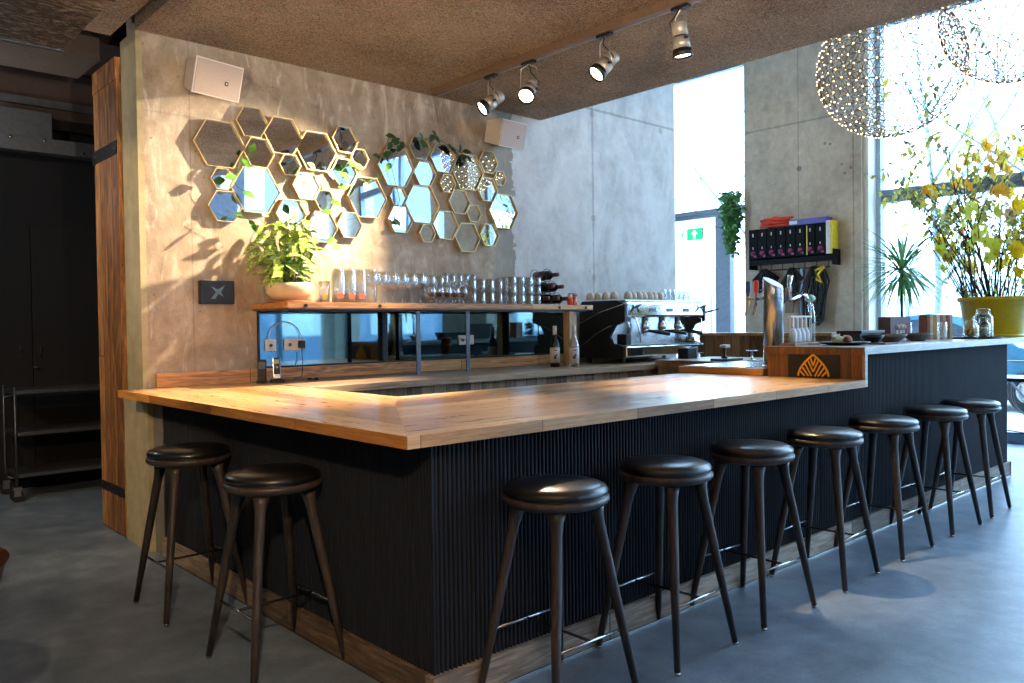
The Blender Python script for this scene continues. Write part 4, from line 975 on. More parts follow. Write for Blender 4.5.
# ------------------------------------------------------------------ file shelf on the column
CXF = 8.30
m_bp = flat('matt_black_rack', '#101013', .6, Specular_IOR_Level=.15)
t = thing('wall_rack', 'black wall rack with hanging rail mounted on the concrete column', 'rack', (CXF, 3.02, 2.28))
q = MB(); q.box(-.19, -.005, -.58, .58, -.02, .0, .002); q.box(-.19, -.18, -.58, .58, -.09, .03, .002); q.box(-.19, -.002, -.60, -.58, -.14, .06); q.box(-.19, -.002, .58, .60, -.14, .06); q.link('shelf', m_bp, t)
q = MB(); q.tube([(-.12, -.52, -.16), (-.12, .48, -.16)], .009, 8)
for k in range(7): q.tube([(-.12, -.5+k*.16, -.02), (-.12, -.5+k*.16, -.16)], .005, 5)
q.link('hanging_rail', m_blackmetal, t)
bx = thing('magazine_file', 'black magazine file with small magenta mark in a row on the wall rack', 'file box', (CXF-.03, 3.55, 2.2805), 0, 'black magazine files on the wall rack')
q = MB(); q.box(-.17, 0, -.064, .064, 0, .40, .003); q.link('case', flat('black_card', '#0c0c0f', .6, Specular_IOR_Level=.12), bx)
q = MB(); q.ball((-.1705, 0, .075), .034, 2); q.box(-.1735, -.171, -.05, -.01, .02, .05); q.link('magenta_mark', flat('magenta_print', '#8e2f5c', .5), bx)
q = MB(); q.box(-.1725, -.1705, -.008, .008, .30, .345, .003); q.box(-.1725, -.1705, -.006, .006, .13, .16, .002); q.link('finger_hole', m_white, bx)
for k in range(1, 8): dup(bx, (CXF-.03, 3.55-.137*k, 2.2805))
t = thing('white_book', 'white and yellow binder at the right end of the wall rack', 'binder', (CXF-.03, 2.485, 2.2805))
q = MB(); q.box(-.17, 0, -.025, .03, 0, .42, .002); q.link('pages', m_white, t); q = MB(); q.box(-.17, 0, -.05, -.0255, 0, .42, .002); q.link('yellow_cover', m_yel, t)
q = MB(); q.box(-.178, -.173, 2.74-3.02+.02, 2.74-3.02+.035, 0, .38)
tag(q.link('yellow_divider', m_yel, None, (CXF-.03, 3.02, 2.2805)), 'thin yellow divider strip between the last two magazine files', 'divider')
q = MB(); R3 = random.Random(4)
for k in range(14):
    z = .02+.008*k; y0 = R3.uniform(-.25, -.12); y1 = R3.uniform(.12, .24)
    q.tube([(R3.uniform(-.05, .04), y0, z), (R3.uniform(-.06, .05), R3.uniform(-.05, .05), z+R3.uniform(.0, .03)), (R3.uniform(-.04, .05), y1, z)], .015, 7)
tag(q.link('rope_bundle', flat('orange_rope', '#e0472c', .6), None, (CXF-.12, 3.25, 2.682)), 'orange-red rope bundle lying on top of the magazine files', 'rope')
t = thing('purple_case', 'flat purple box with a white label on top of the magazine files', 'box', (CXF-.11, 2.77, 2.682))
q = MB(); q.box(-.08, .08, -.26, .26, 0, .075, .004); q.link('case', flat('purple_plastic', '#4d3f93', .4), t)
q = MB(); q.box(-.083, -.0802, .14, .25, .015, .06); q.link('label', m_white, t)
def hang(nm, lab, cat, y, mat, fn):
    q = MB(); fn(q); o = q.link(nm, mat, None, (CXF-.13, y, 2.12)); tag(o, lab, cat, None); return o
def loops(n, L, w, r, seed):
    R = random.Random(seed)
    def f(q):
        for k in range(n):
            y = R.uniform(-w, w); l = L*R.uniform(.7, 1); ww = w*R.uniform(.5, 1)
            q.tube([(0, y*.2, .015), (R.uniform(-.03, .03), y-ww, -l*.4), (0, y-ww*.4, -l*.9), (0, y+ww*.4, -l), (R.uniform(-.03, .03), y+ww, -l*.5), (0, y*.2, .015)], r, 5)
    return f
hang('cable_coil', 'coil of black cables hanging at the left of the rail', 'cable', 3.42, m_dark, loops(16, .30, .11, .017, 1))
hang('cable_coil', 'black cable bundle hanging in the middle of the rail behind the faucet', 'cable', 3.02, m_dark, loops(12, .45, .09, .016, 2))
hang('cable_coil', 'long black strap bundle hanging at the right of the rail', 'strap', 2.72, m_dark, loops(12, .78, .10, .017, 3))
hang('cable_coil', 'thin black cord loops at the far right of the rail', 'cable', 2.58, m_dark, loops(5, .5, .09, .012, 5))
def paddle(q): q.box(-.012, .012, -.025, .025, -.25, .0, .005); q.box(-.012, .012, -.06, .06, -.58, -.24, .01)
hang('wooden_paddle', 'brown wooden paddle hanging in the middle of the rail', 'paddle', 3.06, flat('brown_paddle', '#7a5a3c', .5), paddle)
def yb(q): q.tube([(-.03, -.06, .0), (-.04, .02, -.10), (-.04, -.04, -.2), (-.03, .04, -.16), (-.04, .05, -.04), (-.03, -.06, 0)], .02, 8)
hang('ratchet_strap', 'yellow ratchet strap hanging over the black straps', 'strap', 2.62, m_yel, yb)
def sc_(q): q.box(-.01, .01, -.02, .02, -.6, .0, .004); q.tube([(0, -.04, -.02), (0, .03, -.3), (0, -.03, -.55)], .012, 6)
hang('kitchen_tool', 'steel utensils hanging between the paddle and the straps', 'utensil', 2.88, m_greymetal, sc_)

# ------------------------------------------------------------------ ivy, exit sign
t = thing('hanging_ivy', 'green ivy hanging from a small pot at the left edge of the concrete column', 'plant', (8.22, 3.93, 3.08))
q = MB(); q.lathe([(0, -.05), (.06, -.05), (.08, .08), (.07, .08), (0, .05)], n=20); q.link('pot', m_white, t)
q = MB(); q.tube([(0, 0, -.02), (.08, -.0, -.02)], .01, 6); q.link('bracket', m_blackmetal, t)
q = MB(); qs = MB()
for k in range(26):
    a = R3.uniform(0, 2*PI); L = R3.uniform(.25, .95); rr = R3.uniform(.04, .15)
    y_, x_ = rr*math.cos(a)*(1.15-L*.45), rr*math.sin(a)*.7-.04
    pts = [(0, 0, .08), (x_, y_, .12), (x_*1.1, y_*1.1, -.05)]+[(x_*(1.1-.12*j), y_*(1.05-.13*j), -.05-L*.18*j) for j in range(1, 5)]
    qs.tube(pts, .003, 4)
    for p in pts[1:]:
        for j in range(5): q.leaf(Vector(p)+Vector((R3.uniform(-.03, .03), R3.uniform(-.04, .04), R3.uniform(-.08, .06))), (R3.uniform(-1, .2), R3.uniform(-1, 1), R3.uniform(-1, .2)), (-1, 0, .3), R3.uniform(.05, .085), .05, .15, .2)
qs.link('vines', m_green, t); q.link('foliage', flat('ivy_green', '#42793a', .45, var=.4, sc_=10), t)
t = thing('exit_sign', 'green and white emergency exit sign with running figure and arrow, hung by the far window', 'sign', (7.95, 4.45, 2.69))
m_sg = emit('exit_green', (.02, .62, .26, 1), 1.4); m_sw = emit('exit_white', (.8, 1, .9, 1), 1.8)
q = MB(); q.box(-.014, .014, -.20, .20, -.085, .085, .003); q.link('housing', m_white, t)
q = MB(); q.box(-.0165, -.0145, -.19, .06, -.078, .078); q.link('green_field', m_sg, t)
q = MB(); q.box(-.0165, -.0145, .065, .19, -.078, .078); q.link('white_field', m_sw, t)
q = MB(); q.poly([(-.0172, -.065, .06), (-.0172, -.12, .0), (-.0172, -.085, .0), (-.0172, -.085, -.06), (-.0172, -.045, -.06), (-.0172, -.045, .0), (-.0172, -.01, .0)], (-.001, 0, 0)); q.link('arrow', m_sw, t)
q = MB(); q.ball((-.018, .12, .05), .013, 1)
q.tube([(-.018, .125, .035), (-.018, .135, -.01)], .012, 6); q.tube([(-.018, .135, -.01), (-.018, .10, -.03), (-.018, .11, -.06)], .007, 5); q.tube([(-.018, .135, -.01), (-.018, .155, -.04), (-.018, .18, -.05)], .007, 5); q.tube([(-.018, .125, .03), (-.018, .09, .015)], .005, 5); q.tube([(-.018, .125, .03), (-.018, .16, .01)], .005, 5)
q.link('running_figure', m_sg, t)
q = MB()
for y in (-.16, .16): q.tube([(0, y, .085), (0, y, .12), (.68, y, .12), (.68, y, .35)], .006, 6)
q.link('hanger_arm', m_blackmetal, t)

# ------------------------------------------------------------------ ceiling track and spotlights
tr = thing('lighting_track', 'brown ceiling track carrying the four spotlights', 'track', (2.26, 0, ZC))
q = MB(); q.box(-.035, .02, -1.6, 2.95, -.055, -.001, .002); q.link('track_profile', flat('brown_track', '#6b5646', .5), tr)
q = MB(); q.box(.021, .028, -1.6, 2.95, -.055, -.045); q.link('track_edge', m_silver, tr)
def spot(y, aim, lab, energy, blend=.5, ang=60):
    """a head hung from the track; aim = unit direction"""
    t = thing('track_spotlight', lab, 'spotlight', (2.26, y, ZC-.056), 0, 'spotlights on the ceiling track')
    q = MB(); q.box(-.02, .02, -.06, .06, -.018, 0, .002); q.link('track_adapter', m_dark, t)
    d = Vector(aim).normalized(); c = Vector((0, 0, -.20)); side = d.cross(Vector((0, 0, 1)))
    side = side.normalized() if side.length > .05 else Vector((1, 0, 0))
    M = d.to_track_quat('Z', 'Y').to_matrix().to_4x4(); M.translation = c
    q = MB()
    for s_ in (-1, 1):
        q.tube([Vector((0, 0, -.018))+side*.0, Vector((0, 0, -.05))+side*.062*s_, c+side*.062*s_], .0055, 6)
    q.link('yoke', m_silver, t)
    q = MB(); q.lathe([(0, -.105), (.036, -.105), (.046, -.095), (.046, -.02), (0, -.02)], n=28, M=M); q.lathe([(.04, -.012), (.052, -.012), (.052, .055), (.04, .055)], n=28, M=M); q.link('lamp_body', m_silver, t)
    q = MB(); q.lathe([(.0, -.021), (.049, -.021), (.049, -.011), (0, -.011)], n=28, M=M); q.lathe([(.046, .056), (.056, .056), (.062, .10), (.054, .10), (.05, .08), (.0, .06)], n=28, M=M); q.link('black_ring', m_dark, t)
    q = MB(); q.lathe([(0, .083), (.052, .083), (.052, .088), (0, .088)], n=28, M=M); lens = q.link('lens', m_glow, t)
    q = MB(); q.lathe([(0, .0885), (.007, .0885), (.007, .093), (0, .093)], n=10, M=M); q.link('lens_centre', m_dark, lens)
    q = MB(); q.tube([Vector((0, 0, -.01)), Vector((0, .05, -.07))-side*.05, c-side*.075-d*.02+Vector((0, 0, .03)), c-side*.05-d*.05], .004, 6); q.link('cable', m_dark, t)
    q = MB(); q.tube([c-side*.066, c+side*.066], .011, 8); q.link('pivot', m_dark, t)
    L = bpy.data.lights.new('spot_lamp', 'SPOT'); L.energy = energy; L.color = (1, .76, .50); L.spot_size = math.radians(ang); L.spot_blend = blend; L.shadow_soft_size = .03
    lo = bpy.data.objects.new('spot_lamp', L); COL.objects.link(lo); lo.parent = t
    lo.location = c+d*.115; lo.rotation_euler = d.to_track_quat('-Z', 'Y').to_euler()
    return t
E1, E2, E3, E4 = 850, 220, 950, 260
spot(2.235, (-1.75, .62, -1.42), 'track spotlight nearest the plastered wall, turned left to the plant', E1, .9, 84)
spot(1.82, (-1.9, -.95, -2.0), 'track spotlight facing the viewer with its round lens, second from the wall', E2, .7, 46)
spot(1.10, (-1.8, .62, -1.95), 'tilted track spotlight in the middle, glowing at its left end', E3, .8, 42)
spot(.50, (.12, -.05, -1), 'track spotlight pointing straight down, closest to the camera', E4, .8, 56)

# ------------------------------------------------------------------ duct, store room
t = thing('air_duct', 'scratched dark metal duct hanging from the ceiling at the upper left', 'duct', (-1.1, 1.2, 3.02))
td = NT('scratched_highlit_metal'); o_ = td.obj(); n_ = td.noise(td.scale(o_, (3, 8, 3)), 2.2, 8, .75, 2.5)
m_duct = td.pbr(td.ramp(n_, [(.42, S('#3a3735')), (.52, S('#6a635d')), (.6, S('#c9bdb0'))]), .3, .7, td.bump(n_, .4, .02))  # pale streaks are scratches and also highlights painted into the metal colour
q = MB(); q.box(-.9, .56, -1.9, 1.55, 0, .30, .004); q.link('duct_body', m_duct, t)
for y in (1.55, .6, -.6):
    q = MB(); q.box(-.905, .566, y-.02, y+.006, -.006, .306); q.link('flange', m_greymetal, t)
q = MB(); q.tube([(-.85, 1.2, .3), (-.85, 1.2, .37)], .006, 6); q.tube([(.5, 1.2, .3), (.5, 1.2, .37)], .006, 6); q.link('hanger', m_greymetal, t)

t = thing('plank_door', 'tall rustic plank sliding door with dark iron straps beside the concrete pier', 'door', (-.05, 3.445, 0))
q = MB(); q.box(.0, .06, -.008, .52, .012, 3.12); q.link('planks', m_plankZy, t)
q = MB(); q.box(-.006, .06, -.008, .52, 3.121, 3.27); q.link('top_rail', m_plankZy, t)
for z in (2.62, .28):
    q = MB(); q.box(-.01, .0, -.008, .54, z, z+(.09 if z > 1 else .06), .002); s_ = q.link('iron_strap', m_blackmetal, t)
    q = MB()
    for y in (.03, .25, .45): q.lathe([(0, .006), (.008, .004), (.01, 0), (0, 0)], (-.0105, y, z+.04), 8, M=Matrix.Rotation(-PI/2, 4, 'Y'))
    q.link('bolt', m_greymetal, s_)
cab = thing('black_cabinet', 'black textured cabinet with two tall doors at the back of the dark store', 'cabinet', (-.06, 5.98, 0))
m_cab = flat('black_felt_cabinet', '#080a0f', .85, var=.3)
q = MB(); q.box(-1.6, .76, .03, .5, 0, 3.3); q.link('carcass', m_cab, cab)
for x0, x1, hx in ((-.72, -.004, -.10), (.004, .74, .06)):
    q = MB(); q.box(x0, x1, 0, .028, .1, 2.4, .002); d_ = q.link('door', m_cab, cab)
    q = MB(); q.tube([(hx, -.0, 1.2), (hx, -.03, 1.2), (hx, -.03, 1.28), (hx, 0, 1.28)], .005, 6); q.link('handle', m_greymetal, d_)
q = MB(); q.lathe([(0, 0), (.014, 0), (.014, .012), (0, .012)], (.02, -.001, 1.1), 12, M=Matrix.Rotation(PI/2, 4, 'X')); q.tube([(.02, -.012, 1.1), (.02, -.04, 1.1), (.04, -.045, 1.09)], .006, 6); q.link('lock', m_steel, cab)
sb_ = thing('steel_beam', 'grey steel box beam across the opening of the dark store', 'beam', (-1.0, 5.0, 2.87))
q = MB(); q.box(-1.6, 1.70, 0, .12, 0, .12, .003); q.link('beam', m_greymetal, sb_)
q = MB(); q.box(.55, .92, .01, .11, .121, .33, .003); q.link('bracket_block', m_greymetal, sb_)
q = MB()
for x, z in ((.62, .1), (.86, .1), (1.14, .03)): q.lathe([(0, .006), (.012, .004), (.014, 0), (0, 0)], (x, -.001, z), 10, M=Matrix.Rotation(PI/2, 4, 'X'))
q.link('bolt', m_steel, sb_)
q = MB(); q.box(-7.1, .74, 5.2, 5.6, 3.2, 3.6); struct('trim_5', q, flat('brown_lintel', '#3d302a', .9))
q = MB(); q.box(-7.1, .74, 5.15, 5.2, 3.28, 3.34); struct('trim_6', q, m_greymetal)
q = MB(); q.box(-7.1, -.06, 3.75, 4.3, 3.32, 3.6); struct('trim_7', q, flat('grey_lintel', '#5b5048', .9))
tro = thing('steel_trolley', 'three-tier grey steel trolley on castors in the dark store', 'trolley', (-.33, 5.35, 0))
for z in (.93, .58, .23):
    q = MB(); q.box(.0, .84, .0, .45, z-.03, z, .002); q.link('tier', m_greymetal, tro)
for x in (.0, .84):
    for y in (.0, .45):
        q = MB(); q.tube([(x, y, .13), (x, y, .96)], .011, 8); q.link('upright', m_greymetal, tro)
        q = MB(); q.tube([(x+.0, y-.018, .055), (x, y+.018, .055)], .052, 18); w_ = q.link('castor_wheel', m_dark, tro)
        q = MB(); q.box(x-.03, x+.03, y-.03, y+.03, .105, .13); q.box(x-.025, x+.025, y-.026, y-.021, .05, .11); q.box(x-.025, x+.025, y+.021, y+.026, .05, .11); q.link('castor_fork', m_steel, w_)
q = MB(); q.tube([(-.07, 0, .22), (-.08, 0, .35), (-.08, 0, .88), (0, 0, .9)], .009, 8); q.tube([(-.07, 0, .22), (0, 0, .2)], .009, 8); q.link('push_handle', m_greymetal, tro)

# shell chair, mostly outside the left edge
t = thing('shell_chair', 'brown leather shell chair edge entering at the left of the picture', 'chair', (-1.60, .33, 0), math.radians(-40))
q = MB(); g = []
cprof = [(.02, .44), (.12, .445), (.19, .48), (.235, .55), (.265, .64), (.285, .72), (.295, .765), (.305, .78)]
for i in range(29):
    a = math.radians(-150+300*i/28); row = []
    for k_, (r, z) in enumerate(cprof):
        zz = z-(max(0, abs(i-14)/14-.55)/.45)**2*(z-.46)*.75
        row.append(q.bm.verts.new((r*math.cos(a), r*math.sin(a), zz)))
    g.append(row)
for i in range(28):
    for j in range(7):
        f = q.bm.faces.new((g[i][j], g[i+1][j], g[i+1][j+1], g[i][j+1])); f.smooth = True
bmesh.ops.solidify(q.bm, geom=q.bm.faces[:], thickness=.014)
q.link('seat_shell', flat('brown_leather', '#5a3424', .3), t)
for a in range(4):
    q = MB(); ca = PI/4+a*PI/2; q.tube([(.08*math.cos(ca), .08*math.sin(ca), .46), (.25*math.cos(ca), .25*math.sin(ca), .0)], [.014, .01], 8); q.link('leg', m_blackmetal, t)

# ------------------------------------------------------------------ sphere chandeliers
def chandelier(lab, c, R, first=None, seed=1):
    if first: return dup(first, c, 1.1, lab)
    t = thing('sphere_chandelier', lab, 'chandelier', c, 0, 'sparkling wire sphere chandeliers')
    tmp = bmesh.new(); bmesh.ops.create_icosphere(tmp, subdivisions=4, radius=R)
    q = MB()
    for e in tmp.edges:
        q.tube([e.verts[0].co, e.verts[1].co], .0042, 3, cap=False)
    q.link('wire_sphere', flat('copper_wire', '#6e5538', .35, .7), t)
    q = MB(); r2 = random.Random(3)
    for v in tmp.verts:
        bmesh_c = v.co*1.005
        q.box(bmesh_c.x-.005, bmesh_c.x+.005, bmesh_c.y-.005, bmesh_c.y+.005, bmesh_c.z-.005, bmesh_c.z+.005)
    l = q.link('led_points', emit('led_gold', (1, .72, .38, 1), 6), t); l['kind'] = 'stuff'
    q = MB()
    for v in tmp.verts:
        d = v.co.normalized(); q.tube([v.co, v.co*.90+Vector((r2.uniform(-.03, .03), r2.uniform(-.03, .03), r2.uniform(-.03, .03)))], .0022, 3, cap=False)
    l = q.link('inner_spokes', flat('gold_wire', '#a88a58', .3, .9), t); l['kind'] = 'stuff'
    q = MB(); q.tube([(0, 0, R), (0, 0, 7.2-c[2])], .004, 6); q.lathe([(0, -.0), (.07, 0), (.07, .03), (0, .03)], (0, 0, 7.165-c[2]), 20); q.link('suspension', m_blackmetal, t)
    tmp.free(); return t
ch = chandelier('sparkling wire sphere chandelier, the lower left one before the concrete column', (6.0, .83, 3.8), .645)
c2 = chandelier('second sparkling wire sphere chandelier at the top right corner', (5.6, -.31, 3.87), .64, ch)
c2.scale = (.84, .84, .84)
#END3#
# ------------------------------------------------------------------ outside
m_pave = concrete('pale_paving', '#9a9c9c', '#b2b4b4', '#c8caca', sc_=.5)
q = MB(); q.box(9.1, 60, -40, 50, -.16, -.05); q.box(-30, 9.1, -40, -9.7, -.16, -.05); struct('ground', q, m_pave)
q = MB()
for k in range(22): q.box(58, 60, -40+k*4.1, -36.2+k*4.1, -.05, 3+(k*37 % 5)*1.1)
struct('wall_street', q, flat('pale_street_facade', '#b9c4c9', .8, var=.15, sc_=.6))
m_bark = flat('pale_grey_bark', '#7d898f', .8)
def tree(x, y, h, seed, lab):
    R = random.Random(seed); t = thing('bare_tree', lab, 'tree', (x, y, -.05)); q = MB()
    def br(p, d, L, r, lv):
        pts = [p]; n = 5
        for k in range(n):
            d = (d+Vector((R.uniform(-.16, .16), R.uniform(-.16, .16), R.uniform(-.02, .12)))).normalized(); pts.append(pts[-1]+d*L/n)
        q.tube(pts, [r*(1-.55*k/n) for k in range(n+1)], 5 if lv else 8)
        if lv < 4:
            for k in range(2, n+1):
                for _ in range(2 if lv < 3 else 1):
                    if R.random() < .8: br(pts[k], (d*.6+Vector((R.uniform(-1, 1), R.uniform(-1, 1), R.uniform(-.1, .7)))).normalized(), L*R.uniform(.45, .65), r*.42, lv+1)
    br(Vector((0, 0, 0)), Vector((0, 0, 1)), h*.55, .09, 1)
    q.link('trunk_and_branches', m_bark, t)
tree(14.5, 6.9, 9, 5, 'bare tree outside, seen past the end of the plastered wall')
tree(15.0, 1.6, 10, 9, 'bare tree outside the right window, behind the bouquet')
tree(17.0, 4.4, 10, 12, 'bare tree outside, left part of the big right window')
tree(13.0, -1.5, 9, 15, 'bare tree outside at the right edge of the big window')
# parked car outside
car = thing('parked_car', 'pale blue car parked outside behind the right window', 'car', (13.4, 2.8, -.05), PI/2)
m_car = flat('pale_blue_car_paint', '#36708c', .3, .3, var=.03)
q = MB(); prof = [(-2.1, .35), (-2.15, .75), (-1.95, .95), (-1.2, 1.02), (-.55, 1.48), (.2, 1.58), (1.0, 1.5), (1.75, 1.05), (2.1, .95), (2.15, .4), (1.7, .3), (-1.7, .3)]
A = [q.bm.verts.new((x, -.85*(1 if z < 1.05 else .78), z)) for x, z in prof]; B = [q.bm.verts.new((x, .85*(1 if z < 1.05 else .78), z)) for x, z in prof]
q.bm.faces.new(A); q.bm.faces.new(B[::-1])
for i in range(len(prof)):
    j = (i+1) % len(prof); q.bm.faces.new((A[i], B[i], B[j], A[j]))
q.link('car_body', m_car, car)
for sy in (-1, 1):
    q = MB(); q.poly([(-1.0, sy*.81, 1.06), (-.5, sy*.685, 1.42), (.2, sy*.675, 1.5), (.95, sy*.685, 1.43), (1.5, sy*.80, 1.07)], (0, sy*.01, 0)); q.link('side_window', flat('dark_car_glass', '#2b3a44', .1), car)
for x in (-1.35, 1.35):
    for sy in (-1, 1):
        q = MB(); q.tube([(x, sy*.74, .33), (x, sy*.88, .33)], .33, 24, smooth=False); w_ = q.link('wheel', m_dark, car)
        q = MB(); q.tube([(x, sy*.875, .33), (x, sy*.89, .33)], .19, 20, smooth=False); q.link('rim', m_steel, w_)
for sy in (-.6, .6):
    q = MB(); q.ball((-2.1, sy, .72), .11, 2, .7); q.link('headlamp', m_white, car)
# bicycle outside
def bike(lab, loc, rz, proto=None):
    if proto: return dup(proto, loc, rz, lab)
    t = thing('bicycle', lab, 'bicycle', loc, rz, 'bicycles parked outside')
    for x in (-.52, .52):
        q = MB(); q.tube([(x+.33*math.cos(a*PI/14), 0, .34+.33*math.sin(a*PI/14)) for a in range(29)], .018, 7, cap=False); w = q.link('wheel', m_dark, t)
        q = MB()
        for a in range(9): q.tube([(x, 0, .34), (x+.32*math.cos(a*PI*2/9), 0, .34+.32*math.sin(a*PI*2/9))], .002, 3)
        q.link('spokes', m_steel, w)
    q = MB(); bb = (0-.05, 0, .3); st_ = (-.18, 0, .85); hd = (.38, 0, .85)
    for a, c in ((bb, st_), (bb, hd), (st_, hd), (bb, (-.52, 0, .34)), (st_, (-.52, 0, .34)), (hd, (.52, 0, .34))): q.tube([a, c], .016, 8)
    q.link('frame', m_greymetal, t)
    q = MB(); q.tube([hd, (.36, 0, 1.0), (.36, -.25, 1.04)], .012, 6); q.tube([(.36, 0, 1.0), (.36, .25, 1.04)], .012, 6); q.link('handlebar', m_greymetal, t)
    q = MB(); q.box(-.32, -.08, -.07, .07, .88, .93, .02); q.link('saddle', m_dark, t); return t
b1 = bike('bicycle parked outside, just right of the bar end', (11.6, 1.3, -.05), math.radians(95))
bike('second bicycle parked outside, further to the right edge', (11.9, .9, -.05), math.radians(60), b1)
# tall table by the window
t = thing('high_table', 'dark high table with tapering legs by the window beyond the bar end', 'table', (8.05, .35, 0))
q = MB(); q.box(-.28, .28, -.62, .42, .76, .80, .004); q.link('table_top', m_blackmetal, t)
for x in (-.24, .24):
    for y, s_ in ((-.5, 1), (.3, -1)):
        q = MB(); q.tube([(x, y, .76), (x, y-s_*.0-.04*s_, .0)], [.03, .014], 8, smooth=False); q.link('leg', m_blackmetal, t)
q = MB(); q.tube([(-.24, -.52, .2), (.24, .32, .2)], .007, 6); q.tube([(-.24, .32, .2), (.24, -.52, .2)], .007, 6); q.link('cross_brace', m_blackmetal, t)

# ------------------------------------------------------------------ light
w = bpy.data.worlds.new('World'); sc.world = w; w.use_nodes = True
bg = w.node_tree.nodes['Background']; bg.inputs[0].default_value = (.45, .70, 1, 1); bg.inputs[1].default_value = 11.0
def portal(loc, rot, sx, sy):
    L = bpy.data.lights.new('portal', 'AREA'); L.shape = 'RECTANGLE'; L.size = sx; L.size_y = sy; L.cycles.is_portal = True
    o = bpy.data.objects.new('portal', L); COL.objects.link(o); o.location = loc; o.rotation_euler = rot
for y0, y1 in ((-3.2, 2.13), (3.8, 6.9), (-8.9, -4.6)): portal((9.05, (y0+y1)/2, 3.6), (0, PI/2, 0), 7.2, y1-y0)
for x0, x1 in ((1.7, 4.6), (5.4, 8.9)): portal(((x0+x1)/2, -9.65, 2.8), (PI/2, 0, 0), x1-x0, 4.9)
# warm ceiling lamp over the seating behind the camera
def downlight(loc, aim, en, ang, lab):
    t = thing('ceiling_spotlight', lab, 'spotlight', loc, 0, 'spotlights behind the viewer')
    d = Vector(aim).normalized(); M = d.to_track_quat('Z', 'Y').to_matrix().to_4x4()
    q = MB(); q.lathe([(0, -.1), (.05, -.1), (.055, .0), (.05, 0), (.045, -.02), (0, -.02)], n=24, M=M); q.link('lamp_body', m_silver, t)
    q = MB(); q.tube([(0, 0, .04), (0, 0, ZC-loc[2]-.001)], .008, 6); q.link('stem', m_dark, t)
    q = MB(); q.lathe([(0, -.018), (.04, -.018), (0, -.015)], n=20, M=M); q.link('lens', m_glow, t)
    L = bpy.data.lights.new('spot_lamp', 'SPOT'); L.energy = en; L.color = (1, .72, .45); L.spot_size = math.radians(ang); L.spot_blend = .6; L.shadow_soft_size = .05
    o = bpy.data.objects.new('spot_lamp', L); COL.objects.link(o); o.parent = t; o.location = d*.03; o.rotation_euler = d.to_track_quat('-Z', 'Y').to_euler()
downlight((-2.45, -3.7, 3.2), (1.0, 4.6, -3.2), 380, 50, 'ceiling spotlight behind the viewer aimed at the floor by the short side')
downlight((-2.9, 1.6, 3.2), (2.8, 1.9, -1.7), 190, 60, 'ceiling spotlight at the left lighting the plank door and pier')
t = thing('pendant_lamp', 'small bare pendant bulb inside the dark store', 'lamp', (-1.3, 4.35, 2.7))
q = MB(); q.ball((0, 0, 0), .05, 2); q.link('bulb', m_glow, t)
q = MB(); q.tube([(0, 0, .05), (0, 0, .60)], .006, 6); q.tube([(0, 0, .045), (0, 0, .11)], .02, 10); q.link('cord', m_dark, t)
L = bpy.data.lights.new('bulb_light', 'POINT'); L.energy = 26; L.color = (.9, .93, 1); L.shadow_soft_size = .05
o = bpy.data.objects.new('bulb_light', L); COL.objects.link(o); o.parent = t; o.location = (0, 0, -.08)
def uplight(loc, en, lab):  # invented lamp out of view, added to brighten the ceiling
    t = thing('fill_uplighter', lab, 'fill lamp', loc, 0, 'added fill uplighters behind the viewer')
    q = MB(); q.lathe([(0, -.12), (.06, -.12), (.12, 0), (.115, 0), (.055, -.11), (0, -.11)], n=24); q.link('bowl', m_silver, t)
    q = MB(); q.lathe([(0, -.05), (.09, -.05)], n=24); q.link('fill_glow', m_glow, t)
    L = bpy.data.lights.new('uplighter_fill', 'POINT'); L.energy = en; L.color = (1, .82, .62); L.shadow_soft_size = .03
    o = bpy.data.objects.new('uplighter_fill', L); COL.objects.link(o); o.parent = t; o.location = (0, 0, -.01)
uplight((-2.6, -1.8, 1.9), 430, 'added fill uplighter on a pole at the left behind the viewer')
uplight((-.95, -2.85, 1.9), 430, 'added fill uplighter on a pole behind the viewer near the windows')
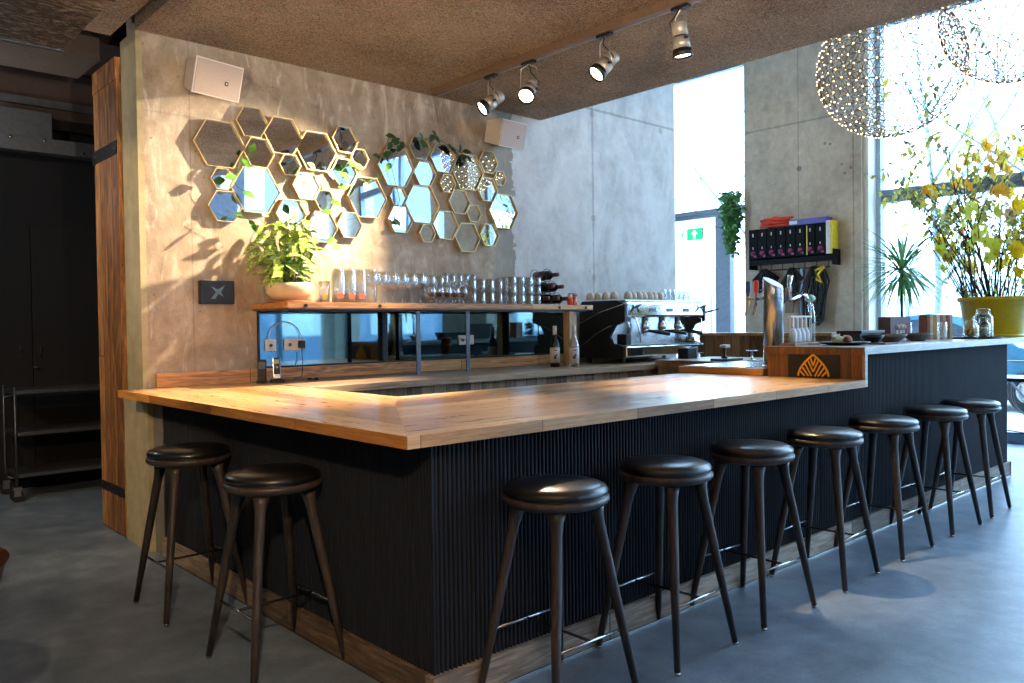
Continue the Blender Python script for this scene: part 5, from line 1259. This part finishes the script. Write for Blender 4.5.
for x, y in ((-2.6, -1.8), (-.95, -2.85)):  # stands for the two added ceiling fill lamps
    q = MB(); q.tube([(x, y, 0), (x, y, 1.78)], .012, 8); q.lathe([(0, 0), (.14, 0), (.14, .02), (0, .02)], (x, y, 0), 24)
    tag(q.link('fill_lamp_pole', m_dark), 'pole of the added fill uplighter ' + ('at the left' if x < -2 else 'near the windows'), 'lamp stand')
# building over the street, seen in the mirrors
t = thing('street_building', 'blue-grey office building across the street, seen only in the mirrors', 'building', (2, -22, -.1))
q = MB(); q.box(-26, 30, -3, 0, 0, 16); q.link('wall', flat('blue_grey_render', '#6c7c8f', .8), t)
for k in range(12):
    for f in range(4):
        q = MB(); q.box(-24+4.4*k, -21.6+4.4*k, .001, .06, 1.2+3.7*f, 3.4+3.7*f); q.link('window', m_white, t)

# ------------------------------------------------------------------ camera
f_, yaw, pit, rol = 808.485, math.radians(42.2515), math.radians(-1.1308), math.radians(-.7554)
fw = Vector((math.sin(yaw)*math.cos(pit), math.cos(yaw)*math.cos(pit), math.sin(pit)))
r0 = fw.cross(Vector((0, 0, 1))).normalized(); u0 = r0.cross(fw)
r_ = r0*math.cos(rol)+u0*math.sin(rol); u_ = u0*math.cos(rol)-r0*math.sin(rol)
cd = bpy.data.cameras.new('camera'); cd.sensor_width = 36; cd.lens = f_/1024*36; cd.clip_end = 200; cd.clip_start = .05
co = bpy.data.objects.new('camera', cd); COL.objects.link(co)
co.matrix_world = Matrix(((r_.x, u_.x, -fw.x, -1.78), (r_.y, u_.y, -fw.y, -2.4094), (r_.z, u_.z, -fw.z, 1.42), (0, 0, 0, 1)))
sc.camera = co
vs = sc.view_settings; sc.display_settings.display_device = 'sRGB'
vs.view_transform = 'Standard'; vs.look = 'None'; vs.gamma = 1; vs.use_curve_mapping = False; vs.exposure = 0.5
sc.cycles.use_denoising = True; sc.cycles.max_bounces = 8; sc.cycles.transparent_max_bounces = 24; sc.cycles.sample_clamp_indirect = 6; sc.cycles.caustics_reflective = False; sc.cycles.caustics_refractive = False
